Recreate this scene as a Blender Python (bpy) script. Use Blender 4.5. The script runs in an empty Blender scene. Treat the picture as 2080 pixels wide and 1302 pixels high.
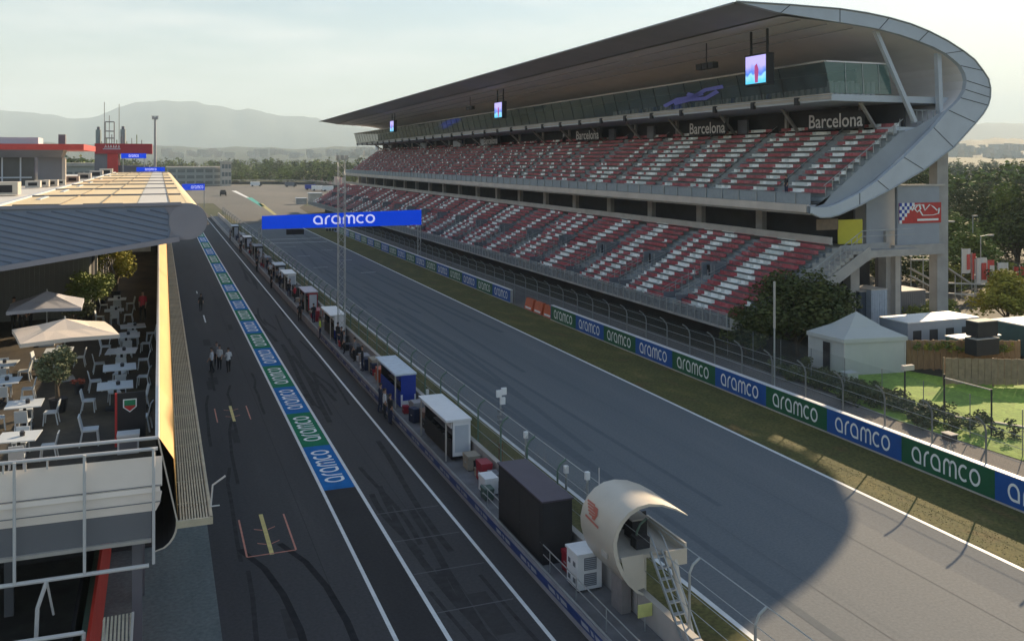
import bpy, math, random
from mathutils import Vector, Matrix, noise
random.seed(7)
S = bpy.context.scene
COL = S.collection
rad = math.radians
# ------------------------------------------------------------------ camera
CAM_H = 15.0; YAW = math.atan((1040 - 323) / 1850.0)
cam = bpy.data.cameras.new('camera'); camo = bpy.data.objects.new('camera', cam); COL.objects.link(camo)
cam.sensor_width = 36; cam.lens = 36 * 1850 / 2080.0; cam.shift_y = -(651 - 325) / 2080.0
cam.clip_start = 0.2; cam.clip_end = 40000
camo.location = (0, 0, CAM_H); camo.rotation_euler = (rad(90), 0, -YAW)
S.camera = camo
# ------------------------------------------------------------------ sky, sun
SUN_EL = rad(21.7); SUN_AZ = math.atan2(2.05, 1.46)      # clockwise from +Y
w = bpy.data.worlds.new('World'); S.world = w; w.use_nodes = True
nt = w.node_tree; nt.nodes.clear()
out = nt.nodes.new('ShaderNodeOutputWorld'); bg = nt.nodes.new('ShaderNodeBackground')
sky = nt.nodes.new('ShaderNodeTexSky'); sky.sky_type = 'NISHITA'; sky.sun_disc = False
sky.sun_elevation = SUN_EL; sky.sun_rotation = SUN_AZ; sky.air_density = 1.15; sky.dust_density = .6; sky.ozone_density = 2.5
tc = nt.nodes.new('ShaderNodeTexCoord'); mp = nt.nodes.new('ShaderNodeMapping'); mp.inputs['Scale'].default_value = (1.6, .9, 9.0)
nz = nt.nodes.new('ShaderNodeTexNoise'); nz.inputs['Scale'].default_value = 2.2; nz.inputs['Detail'].default_value = 7; nz.inputs['Roughness'].default_value = .55
rp = nt.nodes.new('ShaderNodeValToRGB'); rp.color_ramp.elements[0].position = .45; rp.color_ramp.elements[1].position = .66
rp.color_ramp.elements[0].color = (0, 0, 0, 1); rp.color_ramp.elements[1].color = (.75, .75, .75, 1)
mx = nt.nodes.new('ShaderNodeMixRGB'); mx.inputs[2].default_value = (6.4, 6.5, 6.2, 1)
nt.links.new(tc.outputs['Generated'], mp.inputs[0]); nt.links.new(mp.outputs[0], nz.inputs['Vector'])
nt.links.new(nz.outputs[0], rp.inputs[0])
sp = nt.nodes.new('ShaderNodeSeparateXYZ'); nt.links.new(tc.outputs['Generated'], sp.inputs[0])     # thin veil that thickens towards the horizon
vr = nt.nodes.new('ShaderNodeValToRGB'); vr.color_ramp.elements[0].position = 0; vr.color_ramp.elements[0].color = (.78, .78, .78, 1); vr.color_ramp.elements[1].position = .5; vr.color_ramp.elements[1].color = (.0, .0, .0, 1)
e_ = vr.color_ramp.elements.new(.16); e_.color = (.52, .52, .52, 1)
nt.links.new(sp.outputs[2], vr.inputs[0]); sc_ = nt.nodes.new('ShaderNodeMixRGB'); sc_.blend_type = 'SCREEN'; sc_.inputs[0].default_value = 1
ml = nt.nodes.new('ShaderNodeMixRGB'); ml.blend_type = 'MULTIPLY'; ml.inputs[0].default_value = 1
vr2 = nt.nodes.new('ShaderNodeValToRGB'); vr2.color_ramp.elements[0].color = (1, 1, 1, 1); vr2.color_ramp.elements[1].position = .6; vr2.color_ramp.elements[1].color = (.12, .12, .12, 1)
nt.links.new(sp.outputs[2], vr2.inputs[0]); nt.links.new(rp.outputs[0], ml.inputs[1]); nt.links.new(vr2.outputs[0], ml.inputs[2])
nt.links.new(vr.outputs[0], mx.inputs[0]); mx2 = nt.nodes.new('ShaderNodeMixRGB'); mx2.inputs[2].default_value = (7.4, 7.3, 7.0, 1); nt.links.new(ml.outputs[0], mx2.inputs[0]); nt.links.new(mx.outputs[0], mx2.inputs[1]); nt.links.new(mx2.outputs[0], bg.inputs[0])
vc = nt.nodes.new('ShaderNodeValToRGB'); vc.color_ramp.elements[0].color = (.90, .86, .70, 1); vc.color_ramp.elements[1].position = .22; vc.color_ramp.elements[1].color = (.26, .39, .46, 1)
vs = nt.nodes.new('ShaderNodeVectorMath'); vs.operation = 'SCALE'; vs.inputs['Scale'].default_value = 7.0
nt.links.new(sp.outputs[2], vc.inputs[0]); nt.links.new(vc.outputs[0], vs.inputs[0]); nt.links.new(vs.outputs[0], mx.inputs[2])
nt.links.new(sky.outputs[0], mx.inputs[1])
bg.inputs[1].default_value = 0.072
nt.links.new(bg.outputs[0], out.inputs[0])
sd = bpy.data.lights.new('sun', 'SUN'); sd.energy = 5.0; sd.angle = rad(.6); sd.color = (1.0, .77, .50)
so = bpy.data.objects.new('sun', sd); COL.objects.link(so)
sdir = Vector((math.sin(SUN_AZ) * math.cos(SUN_EL), math.cos(SUN_AZ) * math.cos(SUN_EL), math.sin(SUN_EL)))
so.rotation_euler = (-sdir).to_track_quat('-Z', 'Y').to_euler(); so.location = (60, 40, 80)
S.view_settings.view_transform = 'Standard'; S.view_settings.look = 'None'; S.view_settings.exposure = 1.16; S.view_settings.gamma = 1
try:
    S.cycles.max_bounces = 6; S.cycles.transparent_max_bounces = 24; S.cycles.volume_bounces = 4; S.cycles.use_denoising = True
    S.cycles.volume_max_steps = 64
except Exception: pass

# ------------------------------------------------------------------ measuring helpers (camera survey -> real coordinates)
_s, _c = math.sin(YAW), math.cos(YAW)
def _ray(x, y):
    u = (x - 1040) / 1850.0
    return u * _c + _s, -u * _s + _c, (325 - y) / 1850.0
def G(x, y, z=0.0):
    r = _ray(x, y); d = (z - CAM_H) / r[2]; return Vector((r[0] * d, r[1] * d, z))
def PX(x, y, X):
    r = _ray(x, y); d = X / r[0]; return Vector((X, r[1] * d, CAM_H + r[2] * d))
def PY(x, y, Y):
    r = _ray(x, y); d = Y / r[1]; return Vector((r[0] * d, Y, CAM_H + r[2] * d))

# ------------------------------------------------------------------ materials
MATS = {}
def mat(name, col, rough=.7, var=.12, scale=3.0, metal=0.0, spec=.5, stretch=None, alpha=1.0, bump=0.0, emit=None, col2=None, detail=5, trans=0):
    if name in MATS: return MATS[name]
    m = bpy.data.materials.new(name); m.use_nodes = True; t = m.node_tree
    b = t.nodes['Principled BSDF']; b.inputs['Roughness'].default_value = rough; b.inputs['Metallic'].default_value = metal
    b.inputs['Specular IOR Level'].default_value = spec
    tcn = t.nodes.new('ShaderNodeTexCoord'); mpn = t.nodes.new('ShaderNodeMapping')
    mpn.inputs['Scale'].default_value = stretch or (1, 1, 1)
    n = t.nodes.new('ShaderNodeTexNoise'); n.inputs['Scale'].default_value = scale; n.inputs['Detail'].default_value = detail; n.inputs['Roughness'].default_value = .6
    r = t.nodes.new('ShaderNodeValToRGB'); r.color_ramp.elements[0].position = .3; r.color_ramp.elements[1].position = .7
    c2 = col2 or tuple(min(1, c * (1 + var)) for c in col); c1 = col if col2 else tuple(c * (1 - var) for c in col)
    r.color_ramp.elements[0].color = (*c1, 1); r.color_ramp.elements[1].color = (*c2, 1)
    t.links.new(tcn.outputs['Object'], mpn.inputs[0]); t.links.new(mpn.outputs[0], n.inputs['Vector']); t.links.new(n.outputs[0], r.inputs[0])
    t.links.new(r.outputs[0], b.inputs['Base Color'])
    if alpha < 1: b.inputs['Alpha'].default_value = alpha
    if trans: b.inputs['Transmission Weight'].default_value = trans
    if emit: b.inputs['Emission Color'].default_value = (*emit[:3], 1); b.inputs['Emission Strength'].default_value = emit[3]
    if bump:
        bm = t.nodes.new('ShaderNodeBump'); bm.inputs['Strength'].default_value = bump; bm.inputs['Distance'].default_value = .02
        n2 = t.nodes.new('ShaderNodeTexNoise'); n2.inputs['Scale'].default_value = 40; n2.inputs['Detail'].default_value = 3
        t.links.new(tcn.outputs['Object'], n2.inputs['Vector']); t.links.new(n2.outputs[0], bm.inputs['Height']); t.links.new(bm.outputs[0], b.inputs['Normal'])
    MATS[name] = m; return m
def ground_mat(name, stops, big, fine, stretch=(1, 1, 1), rough=.9, bump=.25, spec=.3, mottle=.25):
    """two scales of noise: broad patches between stops, fine grain on top"""
    m = bpy.data.materials.new(name); m.use_nodes = True; t = m.node_tree; b = t.nodes['Principled BSDF']
    b.inputs['Roughness'].default_value = rough; b.inputs['Specular IOR Level'].default_value = spec
    tcn = t.nodes.new('ShaderNodeTexCoord'); mpn = t.nodes.new('ShaderNodeMapping'); mpn.inputs['Scale'].default_value = stretch
    n = t.nodes.new('ShaderNodeTexNoise'); n.inputs['Scale'].default_value = big; n.inputs['Detail'].default_value = 6; n.inputs['Roughness'].default_value = .62
    r = t.nodes.new('ShaderNodeValToRGB'); els = r.color_ramp.elements
    while len(els) < len(stops): els.new(.5)
    for e, (p, c) in zip(els, stops): e.position = p; e.color = (*c, 1)
    n2 = t.nodes.new('ShaderNodeTexNoise'); n2.inputs['Scale'].default_value = fine; n2.inputs['Detail'].default_value = 4
    mul = t.nodes.new('ShaderNodeMixRGB'); mul.blend_type = 'MULTIPLY'; mul.inputs[0].default_value = 1
    r2 = t.nodes.new('ShaderNodeValToRGB'); r2.color_ramp.elements[0].position = .3; r2.color_ramp.elements[1].position = .7
    lo = 1 - mottle; r2.color_ramp.elements[0].color = (lo, lo, lo, 1); r2.color_ramp.elements[1].color = (1 + 0 * lo, 1, 1, 1)
    t.links.new(tcn.outputs['Object'], mpn.inputs[0]); t.links.new(mpn.outputs[0], n.inputs['Vector']); t.links.new(n.outputs[0], r.inputs[0])
    t.links.new(tcn.outputs['Object'], n2.inputs['Vector']); t.links.new(n2.outputs[0], r2.inputs[0])
    t.links.new(r.outputs[0], mul.inputs[1]); t.links.new(r2.outputs[0], mul.inputs[2]); t.links.new(mul.outputs[0], b.inputs['Base Color'])
    if bump:
        bm = t.nodes.new('ShaderNodeBump'); bm.inputs['Strength'].default_value = bump; bm.inputs['Distance'].default_value = .02
        t.links.new(n2.outputs[0], bm.inputs['Height']); t.links.new(bm.outputs[0], b.inputs['Normal'])
    MATS[name] = m; return m
def leaf_mat(name, a, b_):
    m = mat(name, a, .75, scale=.9, col2=b_, detail=3, spec=.2); return m
def glass_mat(name, col, rough=.08, mirror=.5):
    m = bpy.data.materials.new(name); m.use_nodes = True; b = m.node_tree.nodes['Principled BSDF']
    b.inputs['Base Color'].default_value = (*col, 1); b.inputs['Roughness'].default_value = rough; b.inputs['Specular IOR Level'].default_value = mirror
    b.inputs['Alpha'].default_value = .72; MATS[name] = m; return m
def mesh_mat(name, col, alpha):
    m = bpy.data.materials.new(name); m.use_nodes = True; b = m.node_tree.nodes['Principled BSDF']
    b.inputs['Base Color'].default_value = (*col, 1); b.inputs['Roughness'].default_value = .6; b.inputs['Alpha'].default_value = alpha; MATS[name] = m; return m

ASPH = ground_mat('track_asphalt', [(.22, (.115, .133, .148)), (.42, (.150, .167, .181)), (.58, (.160, .175, .187)), (.8, (.196, .209, .217))], .45, 9, (1, .045, 1), bump=.3, mottle=.20)
PITA = ground_mat('pit_asphalt', [(.22, (.046, .045, .048)), (.45, (.066, .064, .066)), (.6, (.072, .070, .071)), (.8, (.100, .095, .094))], .4, 8, (1, .09, 1), bump=.3)
NEWA = ground_mat('fresh_asphalt', [(.3, (.030, .029, .031)), (.7, (.044, .042, .043))], .5, 9, (1, .3, 1))
RUNO = ground_mat('runoff_asphalt', [(.3, (.115, .118, .115)), (.5, (.15, .15, .142)), (.7, (.20, .19, .172))], .03, 1, (1, .25, 1))
GRASS = ground_mat('grass', [(.25, (.20, .125, .050)), (.45, (.120, .120, .036)), (.6, (.17, .15, .045)), (.8, (.29, .21, .085))], .55, 6, (1, .5, 1), mottle=.5)
LAWN = ground_mat('lawn', [(.25, (.24, .27, .08)), (.45, (.27, .43, .07)), (.7, (.38, .54, .10))], .5, 5, mottle=.4)
DIRT = ground_mat('dirt', [(.3, (.045, .045, .035)), (.7, (.085, .075, .055))], .3, 5)
CONC = ground_mat('apron_concrete', [(.2, (.125, .15, .15)), (.5, (.18, .215, .21)), (.8, (.25, .28, .26))], .6, 7, (1, .35, 1), mottle=.3)
ROADM = ground_mat('service_road', [(.3, (.15, .14, .135)), (.7, (.20, .185, .175))], .5, 7, (1, .3, 1))
FIELD = ground_mat('countryside', [(.3, (.030, .045, .020)), (.5, (.05, .065, .03)), (.64, (.115, .105, .06)), (.8, (.045, .06, .028))], .004, .05, mottle=.3, bump=0)
HILL = ground_mat('hill_woods', [(.3, (.022, .036, .022)), (.55, (.036, .05, .028)), (.78, (.11, .10, .07))], .006, .05, mottle=.4, bump=0)
WHITEP = mat('white_paint', (.72, .73, .72), .6, .10, 2)
YELP = mat('yellow_paint', (.65, .52, .16), .6, .2, 3)
ORAP = mat('orange_paint', (.55, .20, .13), .6, .25, 3)
WHITE = mat('white_panel', (.78, .79, .80), .45, .05, 1.5)
CREAM = mat('cream_shell', (.56, .51, .43), .4, .05, 1)
GREYP = mat('grey_cladding', (.50, .545, .60), .5, .06, .6)
GREYD = mat('dark_grey_cladding', (.15, .16, .185), .55, .08, .6)
CONCR = mat('stand_concrete', (.37, .36, .345), .85, .16, .7, bump=.2)
CONCL = mat('pale_concrete', (.46, .43, .39), .8, .14, .6)
STEP = mat('step_concrete', (.26, .29, .305), .85, .18, .8)
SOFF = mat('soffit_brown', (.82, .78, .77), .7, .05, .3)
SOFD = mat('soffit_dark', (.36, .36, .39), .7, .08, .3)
BLACK = mat('matt_black', (.022, .022, .026), .7, .15, 2)
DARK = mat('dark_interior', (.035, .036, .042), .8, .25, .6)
STEEL = mat('galvanised_steel', (.38, .40, .40), .45, .12, 2, metal=.4)
WTUBE = mat('white_tube', (.60, .59, .58), .4, .05, 2)
REDS = mat('red_seat_plastic', (.38, .080, .098), .6, .2, .8); REDS2 = mat('faded_red_seat', (.40, .12, .135), .65, .2, .8); REDS3 = mat('dusty_red_seat', (.31, .10, .115), .7, .2, .8); WHTS2 = mat('dull_white_seat', (.62, .66, .65), .6, .1, .8)
WHTS = mat('white_seat_plastic', (.84, .87, .86), .5, .07, 1.3)
GOLD = mat('bronze_cladding', (.66, .37, .10), .55, .12, .8, stretch=(1, .2, 1))
TANM = mat('tan_louvre', (.50, .445, .32), .6, .18, 2)
ROOFT = mat('roof_sheet_tan', (.76, .60, .35), .6, .12, .25, stretch=(1, .3, 1))
ROOFL = mat('roof_sheet_pale', (.62, .60, .55), .6, .06, .4)
FASB = mat('blue_grey_sheet', (.20, .255, .35), .5, .06, .8)
NOSE = mat('grey_nose_cap', (.27, .275, .315), .6, .04, 1)
TWR = mat('tower_cladding', (.30, .335, .385), .5, .07, .6)
BEIGE = mat('beige_banner_cloth', (.93, .83, .74), .8, .05, .7)
WOOD = mat('timber_fence', (.30, .19, .10), .8, .2, 3, stretch=(3, 3, .4))
DECKF = ground_mat('terrace_boards', [(.3, (.040, .036, .034)), (.5, (.075, .062, .046)), (.75, (.15, .115, .07))], .5, 6, (1, .4, 1))
ABLUE = mat('board_blue', (.006, .085, .34), .5, .14, .7)
AGREEN = mat('board_green', (.008, .105, .050), .5, .14, .7)
GBLUE = mat('ground_blue', (.006, .150, .44), .85, .18, 1.5, spec=.15)
GGREEN = mat('ground_green', (.008, .190, .090), .85, .18, 1.5, spec=.15)
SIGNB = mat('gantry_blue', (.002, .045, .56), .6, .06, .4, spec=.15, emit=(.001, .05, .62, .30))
LETTW = mat('lettering_white', (.80, .84, .84), .5, .03, 2)
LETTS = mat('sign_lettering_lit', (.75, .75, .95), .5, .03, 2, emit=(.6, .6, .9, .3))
REDSIGN = mat('red_sign', (.50, .035, .035), .5, .08, 1)
REDDK = mat('red_dark', (.30, .015, .03), .5, .1, .6)
YELW = mat('yellow_panel', (.62, .55, .05), .6, .06, 1)
BARK = mat('bark', (.10, .075, .05), .9, .25, 4, stretch=(4, 4, 1))
LEAF1 = leaf_mat('leaf_dark', (.036, .054, .020), (.12, .13, .045))
LEAF2 = leaf_mat('leaf_mid', (.075, .12, .030), (.23, .27, .075))
LEAF3 = leaf_mat('leaf_yellow', (.17, .18, .028), (.42, .38, .07))
LEAF4 = leaf_mat('leaf_olive', (.075, .095, .050), (.16, .18, .10))
SKIN = mat('skin', (.45, .27, .19), .6, .05, 5)
HAIR = mat('hair', (.04, .025, .018), .7, .2, 9)
CANVAS = mat('tent_canvas', (.50, .52, .51), .7, .05, .6)
CANV2 = mat('parasol_cream', (.70, .60, .50), .8, .04, 1)
CANV3 = mat('parasol_grey', (.46, .47, .54), .8, .05, 1)
CHAIRM = mat('chair_white', (.54, .58, .60), .45, .04, 3)
ORNG = mat('orange_plastic', (.50, .10, .035), .5, .15, 2)
VESTY = mat('hi_vis_yellow', (.62, .80, .10), .6, .06, 3)
BLUEV = mat('blue_panel', (.006, .040, .33), .45, .06, 2)
GLASS = glass_mat('box_glass', (.10, .13, .13), .05, .9)
GLASSB = glass_mat('visor_glass', (.05, .16, .15), .04, 1.0)
NETM = mesh_mat('wire_netting', (.16, .18, .18), .16)
NETL = mesh_mat('wire_netting_far', (.18, .20, .20), .22)
RUBBER = mat('rubber_mark', (.026, .026, .028), .95, .3, 2, spec=.12)

# ------------------------------------------------------------------ mesh builder
class MB:
    def __init__(self): self.v = []; self.f = []; self.m = []; self.mats = []
    def mi(self, m):
        if m not in self.mats: self.mats.append(m)
        return self.mats.index(m)
    def poly(self, pts, m):
        b = len(self.v); self.v += [tuple(p) for p in pts]; self.f.append(tuple(range(b, b + len(pts)))); self.m.append(self.mi(m))
    def hexa(self, p, m, skip=()):
        b = len(self.v); self.v += [tuple(q) for q in p]; k = self.mi(m)
        for i, q in enumerate(((3, 2, 1, 0), (4, 5, 6, 7), (0, 1, 5, 4), (1, 2, 6, 5), (2, 3, 7, 6), (3, 0, 4, 7))):
            if i in skip: continue
            self.f.append(tuple(b + j for j in q)); self.m.append(k)
    def box(self, x0, y0, z0, x1, y1, z1, m, skip=()):
        x0, x1 = min(x0, x1), max(x0, x1); y0, y1 = min(y0, y1), max(y0, y1); z0, z1 = min(z0, z1), max(z0, z1)
        self.hexa([(x0, y0, z0), (x1, y0, z0), (x1, y1, z0), (x0, y1, z0), (x0, y0, z1), (x1, y0, z1), (x1, y1, z1), (x0, y1, z1)], m, skip)
    def beam(self, a, b, wd, h, m, up=(0, 0, 1)):
        a = Vector(a); b = Vector(b); d = (b - a).normalized(); u = Vector(up)
        if abs(d.dot(u)) > .95: u = Vector((0, 1, 0))
        s = d.cross(u).normalized() * wd / 2; t = s.cross(d).normalized() * h / 2
        self.hexa([a - s - t, a + s - t, b + s - t, b - s - t, a - s + t, a + s + t, b + s + t, b - s + t], m)
    def tube(self, pts, r, m, n=8, caps=True):
        pts = [Vector(p) for p in pts]; rs = r if isinstance(r, (list, tuple)) else [r] * len(pts); base = len(self.v); k = self.mi(m)
        ref = None
        for i, p in enumerate(pts):
            d = (pts[min(i + 1, len(pts) - 1)] - pts[max(i - 1, 0)]).normalized()
            if ref is None: ref = Vector((0, 0, 1)) if abs(d.z) < .9 else Vector((1, 0, 0))
            s = d.cross(ref).normalized(); t = s.cross(d).normalized(); ref = t
            for j in range(n):
                a = 2 * math.pi * j / n; self.v.append(tuple(p + (s * math.cos(a) + t * math.sin(a)) * rs[i]))
        for i in range(len(pts) - 1):
            for j in range(n):
                q = base + i * n; self.f.append((q + j, q + (j + 1) % n, q + n + (j + 1) % n, q + n + j)); self.m.append(k)
        if caps:
            self.f.append(tuple(base + j for j in range(n))); self.m.append(k)
            self.f.append(tuple(base + (len(pts) - 1) * n + j for j in reversed(range(n)))); self.m.append(k)
    def loft(self, rows, m, closed=False):
        b = len(self.v); n = len(rows[0]); k = self.mi(m)
        for r in rows: self.v += [tuple(p) for p in r]
        for i in range(len(rows) - 1):
            for j in range(n if closed else n - 1):
                q = b + i * n; self.f.append((q + j, q + (j + 1) % n, q + n + (j + 1) % n, q + n + j)); self.m.append(k)
    def strokes(self, paths, wd, O, U, V, m):
        """flat lettering made of thick strokes; paths in (u,v)"""
        O = Vector(O); U = Vector(U); V = Vector(V)
        for P in paths:
            P = [Vector((p[0], p[1])) for p in P]; n = len(P); closed = (P[0] - P[-1]).length < 1e-6
            L = []; R = []
            for i in range(n):
                if closed: a = P[(i - 1) % (n - 1)]; c = P[(i + 1) % (n - 1)] if i < n - 1 else P[1]
                else: a = P[max(i - 1, 0)]; c = P[min(i + 1, n - 1)]
                d = (c - a).normalized(); nn = Vector((-d.y, d.x)) * wd / 2
                d1 = (P[i] - a).normalized() if (P[i] - a).length > 1e-9 else d
                s = 1 / max(.6, abs(d.dot(d1))); L.append(P[i] + nn * s); R.append(P[i] - nn * s)
            for i in range(n - 1):
                self.poly([O + U * q.x + V * q.y for q in (R[i], R[i + 1], L[i + 1], L[i])], m)
    def build(self, name, parent=None, smooth=False, mods=None):
        me = bpy.data.meshes.new(name); me.from_pydata(self.v, [], self.f)
        for m in self.mats: me.materials.append(m)
        me.polygons.foreach_set('material_index', self.m)
        if smooth: me.polygons.foreach_set('use_smooth', [True] * len(me.polygons))
        me.update(); o = bpy.data.objects.new(name, me); COL.objects.link(o)
        if parent: o.parent = parent; o.matrix_parent_inverse = parent.matrix_basis.inverted()
        return o
def thing(name, label, cat, loc=(0, 0, 0), rz=0, group=None):
    o = bpy.data.objects.new(name, None); COL.objects.link(o); o.location = loc; o.rotation_euler = (0, 0, rz); o.empty_display_size = .2
    o['label'] = label; o['category'] = cat
    if group: o['group'] = group
    return o
def tag(o, label, cat, group=None, kind=None):
    if label: o['label'] = label
    if cat: o['category'] = cat
    if group: o['group'] = group
    if kind: o['kind'] = kind
    return o
def struct(o): o['kind'] = 'structure'; return o
def local(mb, name, parent, smooth=False):
    """part whose mesh is given in its thing's own coordinates"""
    o = mb.build(name, None, smooth); o.parent = parent; return o
def dup(root, loc, rz=0, label=None, scale=None):
    r = root.copy(); COL.objects.link(r); r.location = loc; r.rotation_euler = (0, 0, rz)
    if label: r['label'] = label
    if scale: r.scale = scale if isinstance(scale, tuple) else (scale,) * 3
    def rec(a, b):
        for ch in list(a.children):
            c = ch.copy(); COL.objects.link(c); c.parent = b; rec(ch, c)
    rec(root, r); return r

# ------------------------------------------------------------------ lettering glyphs for the round lower-case wordmark
def arc(cx, cy, rx, ry, a0, a1, n=9): return [(cx + rx * math.cos(rad(a0 + (a1 - a0) * i / n)), cy + ry * math.sin(rad(a0 + (a1 - a0) * i / n))) for i in range(n + 1)]
def word_paths():
    P = []; x = 0; h = .42                # strokes centred inside unit x-height
    def o_(x): P.append(arc(x + .45, .5, .37, h, 0, 360, 18))
    def a_(x):
        P.append([(x + .82, .09)] + [(x + .45, .08)] + arc(x + .45, .5, .37, h, 250, 180, 4) + arc(x + .45, .5, .37, h, 170, 0, 9) + [(x + .82, .09)])
    def r_(x): P.append([(x + .08, 0), (x + .08, .5)] + arc(x + .45, .5, .37, h, 170, 85, 5))
    a_(0); r_(1.12); a_(1.72); x = 2.84
    P.append([(x + .08, 0), (x + .08, .6)] + arc(x + .33, .6, .25, .32, 170, 0, 6) + [(x + .58, 0)])
    P.append([(x + .58, .6)] + arc(x + .83, .6, .25, .32, 170, 0, 6) + [(x + 1.08, 0)])
    x = 4.12; P.append(arc(x + .45, .5, .37, h, 52, 308, 12)); o_(5.02); return P, 5.92
WORD, WORDW = word_paths()
def wordmark(mb, O, U, V, length, xh, m, wd=.16):
    U = Vector(U); V = Vector(V); mb.strokes(WORD, wd, O, U * (length / WORDW), V * xh, m)
def text_obj(name, body, O, U, V, width, height, m, parent, bold=0.0):
    cu = bpy.data.curves.new(name, 'FONT'); cu.body = body; cu.offset = bold; cu.resolution_u = 3
    t = bpy.data.objects.new(name, cu); COL.objects.link(t); dg = bpy.context.evaluated_depsgraph_get(); dg.update()
    me = bpy.data.meshes.new_from_object(t.evaluated_get(dg)); bpy.data.objects.remove(t)
    xs = [v.co.x for v in me.vertices]; ys = [v.co.y for v in me.vertices]; O = Vector(O); U = Vector(U); V = Vector(V)
    x0, sx, y0, sy = min(xs), width / (max(xs) - min(xs)), min(ys), height / (max(ys) - min(ys))
    for v in me.vertices: v.co = O + U * (v.co.x - x0) * sx + V * (v.co.y - y0) * sy
    me.materials.clear(); me.materials.append(m); o = bpy.data.objects.new(name, me); COL.objects.link(o)
    if parent: o.parent = parent; o.matrix_parent_inverse = parent.matrix_basis.inverted()
    return o

# ================================================================== THE SETTING
def sheet(name, pts, z, m):
    mb = MB(); mb.poly([(p[0], p[1], z) for p in pts], m); return struct(mb.build(name))
def strip(name, x0, x1, y0, y1, z, m): return sheet(name, [(x0, y0), (x1, y0), (x1, y1), (x0, y1)], z, m)
sheet('ground', [(-9000, -900), (15000, -900), (15000, 14000), (-9000, 14000)], -.02, FIELD)
strip('pit_lane', 1.85, 12.5, 5, 330, .004, PITA)
strip('apron', -30, 1.85, 15, 200, .002, CONC)
strip('fresh_asphalt_lane', 6.93, 8.45, 12, 41.6, .008, NEWA)
strip('infield_verge', 14.6, 17.4, 5, 260, .004, GRASS)
strip('race_track', 17.4, 29.5, 5, 330, .004, ASPH)
sheet('track_verge', [(29.5, 5), (34.3, 5), (34.3, 190), (29.5, 235)], .004, GRASS)
strip('service_road', 34.3, 40.2, 5, 200, .003, ROADM)
sheet('runoff_area', [(17.4, 215), (29, 235), (34.3, 190), (41, 290), (58, 364), (90, 455), (104, 545), (30, 580), (8, 420), (12, 330), (17.4, 330)], .010, RUNO)
sheet('dirt_ground', [(40.2, 5), (130, 5), (130, 300), (40.2, 300)], .001, DIRT)
sheet('lawn', [(40.5, 28), (60, 28), (58, 44), (50.5, 47.5), (49, 52), (41, 52), (39.6, 41)], .03, LAWN)
mb = MB()
def line(mb, x0, x1, y0, y1, m, z=.012): mb.poly([(x0, y0, z), (x1, y0, z), (x1, y1, z), (x0, y1, z)], m)
line(mb, 6.84, 6.98, 12, 260, WHITEP); line(mb, 8.40, 8.55, 12, 260, WHITEP); line(mb, 11.42, 11.56, 12, 260, WHITEP)
struct(mb.build('pit_lane_lines'))
mb = MB(); line(mb, 17.3, 17.5, 5, 215, WHITEP); line(mb, 29.4, 29.6, 5, 232, WHITEP); struct(mb.build('track_edge_lines'))
mb = MB()
for yy, x0, x1 in ((176, 18, 29), (168, 18.5, 28.8)): line(mb, x0, x1, yy, yy + .35, WHITEP)
for i in range(7): 
    yy = 120 + 8 * i; xx = 20 if i % 2 else 25; line(mb, xx, xx + 2, yy, yy + .15, WHITEP)
struct(mb.build('start_grid_markings'))
mb = MB(); G1 = G(470, 388); G2 = G(520, 412); G3 = G(560, 440)
for a, b, wv, m in ((G(470, 388), G(500, 402), 1.2, WHITEP), (G(500, 402), G(530, 420), 1.2, mat('kerb_teal', (.05, .35, .30))), (G(524, 414), G(556, 437), .9, mat('worn_yellow', (.34, .32, .13), .8))):
    mb.poly([(a.x, a.y, .02), (a.x + wv * 1.8, a.y, .02), (b.x + wv, b.y, .02), (b.x, b.y, .02)], m)
struct(mb.build('corner_kerb_paint'))
mb = MB()     # painted pit boxes
for (X0, X1, Y0, Y1) in ((3.1, 4.92, 35.7, 39.5), (3.12, 4.95, 54.6, 57.7)):
    for x in (X0, X1): line(mb, x - .035, x + .035, Y0, Y1, ORAP, .009)
    if Y0 < 40: line(mb, X0, X1, Y0 - .05, Y0 + .03, ORAP, .0095)
    xm = (X0 + X1) / 2; line(mb, xm - .08, xm + .08, Y0 - .1, Y1 + .3, YELP, .009)
    for yy in (Y0 + .95, Y0 + 2.4):
        for sgn in (-1, 1): mb.poly([(xm + sgn * .1, yy, .0095), (xm + sgn * .1, yy - .07, .0095), (xm + sgn * .42, yy + .15, .0095), (xm + sgn * .42, yy + .22, .0095)], ORAP)
line(mb, 3.95, 4.07, 88.6, 92.8, WHITEP, .009); line(mb, 3.95, 4.05, 108, 110, WHITEP, .009)
for yy in range(14, 40, 3): line(mb, 8.6, 11.3, yy, yy + .06, mat('faint_paint', (.095, .095, .10)), .009)
struct(mb.build('pit_box_markings'))
mb = MB()     # tyre marks
for off in (0, 1.5):
    c = [(2.9 + off, 36.5), (3.6 + off, 34.5), (4.0 + off, 32.2), (4.2 + off, 29.6), (4.2 + off, 26.8), (4.0 + off, 23)]
    mb.strokes([c], .24, (0, 0, .0088), (1, 0, 0), (0, 1, 0), RUBBER)
for k in range(9):
    y0 = random.uniform(14, 80); x0 = random.uniform(2.3, 6); mb.strokes([[(x0 + .02 * j * j * random.uniform(.3, 1.1), y0 + j * 2.2) for j in range(6)]], .16, (0, 0, .0075), (1, 0, 0), (0, 1, 0), mat('faint_rubber', (.043, .042, .043), .95, .3, 2, spec=.15))
for k in range(26):
    y0 = random.uniform(14, 130); x0 = random.uniform(8.8, 11.2); L = random.uniform(6, 22); mb.strokes([[(x0 + .25 * math.sin(j * .5 + k), y0 + j * L / 7) for j in range(8)]], random.uniform(.12, .3), (0, 0, .0080 + k * .00004), (1, 0, 0), (0, 1, 0), MATS['faint_rubber'])
struct(mb.build('tyre_marks'))
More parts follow.
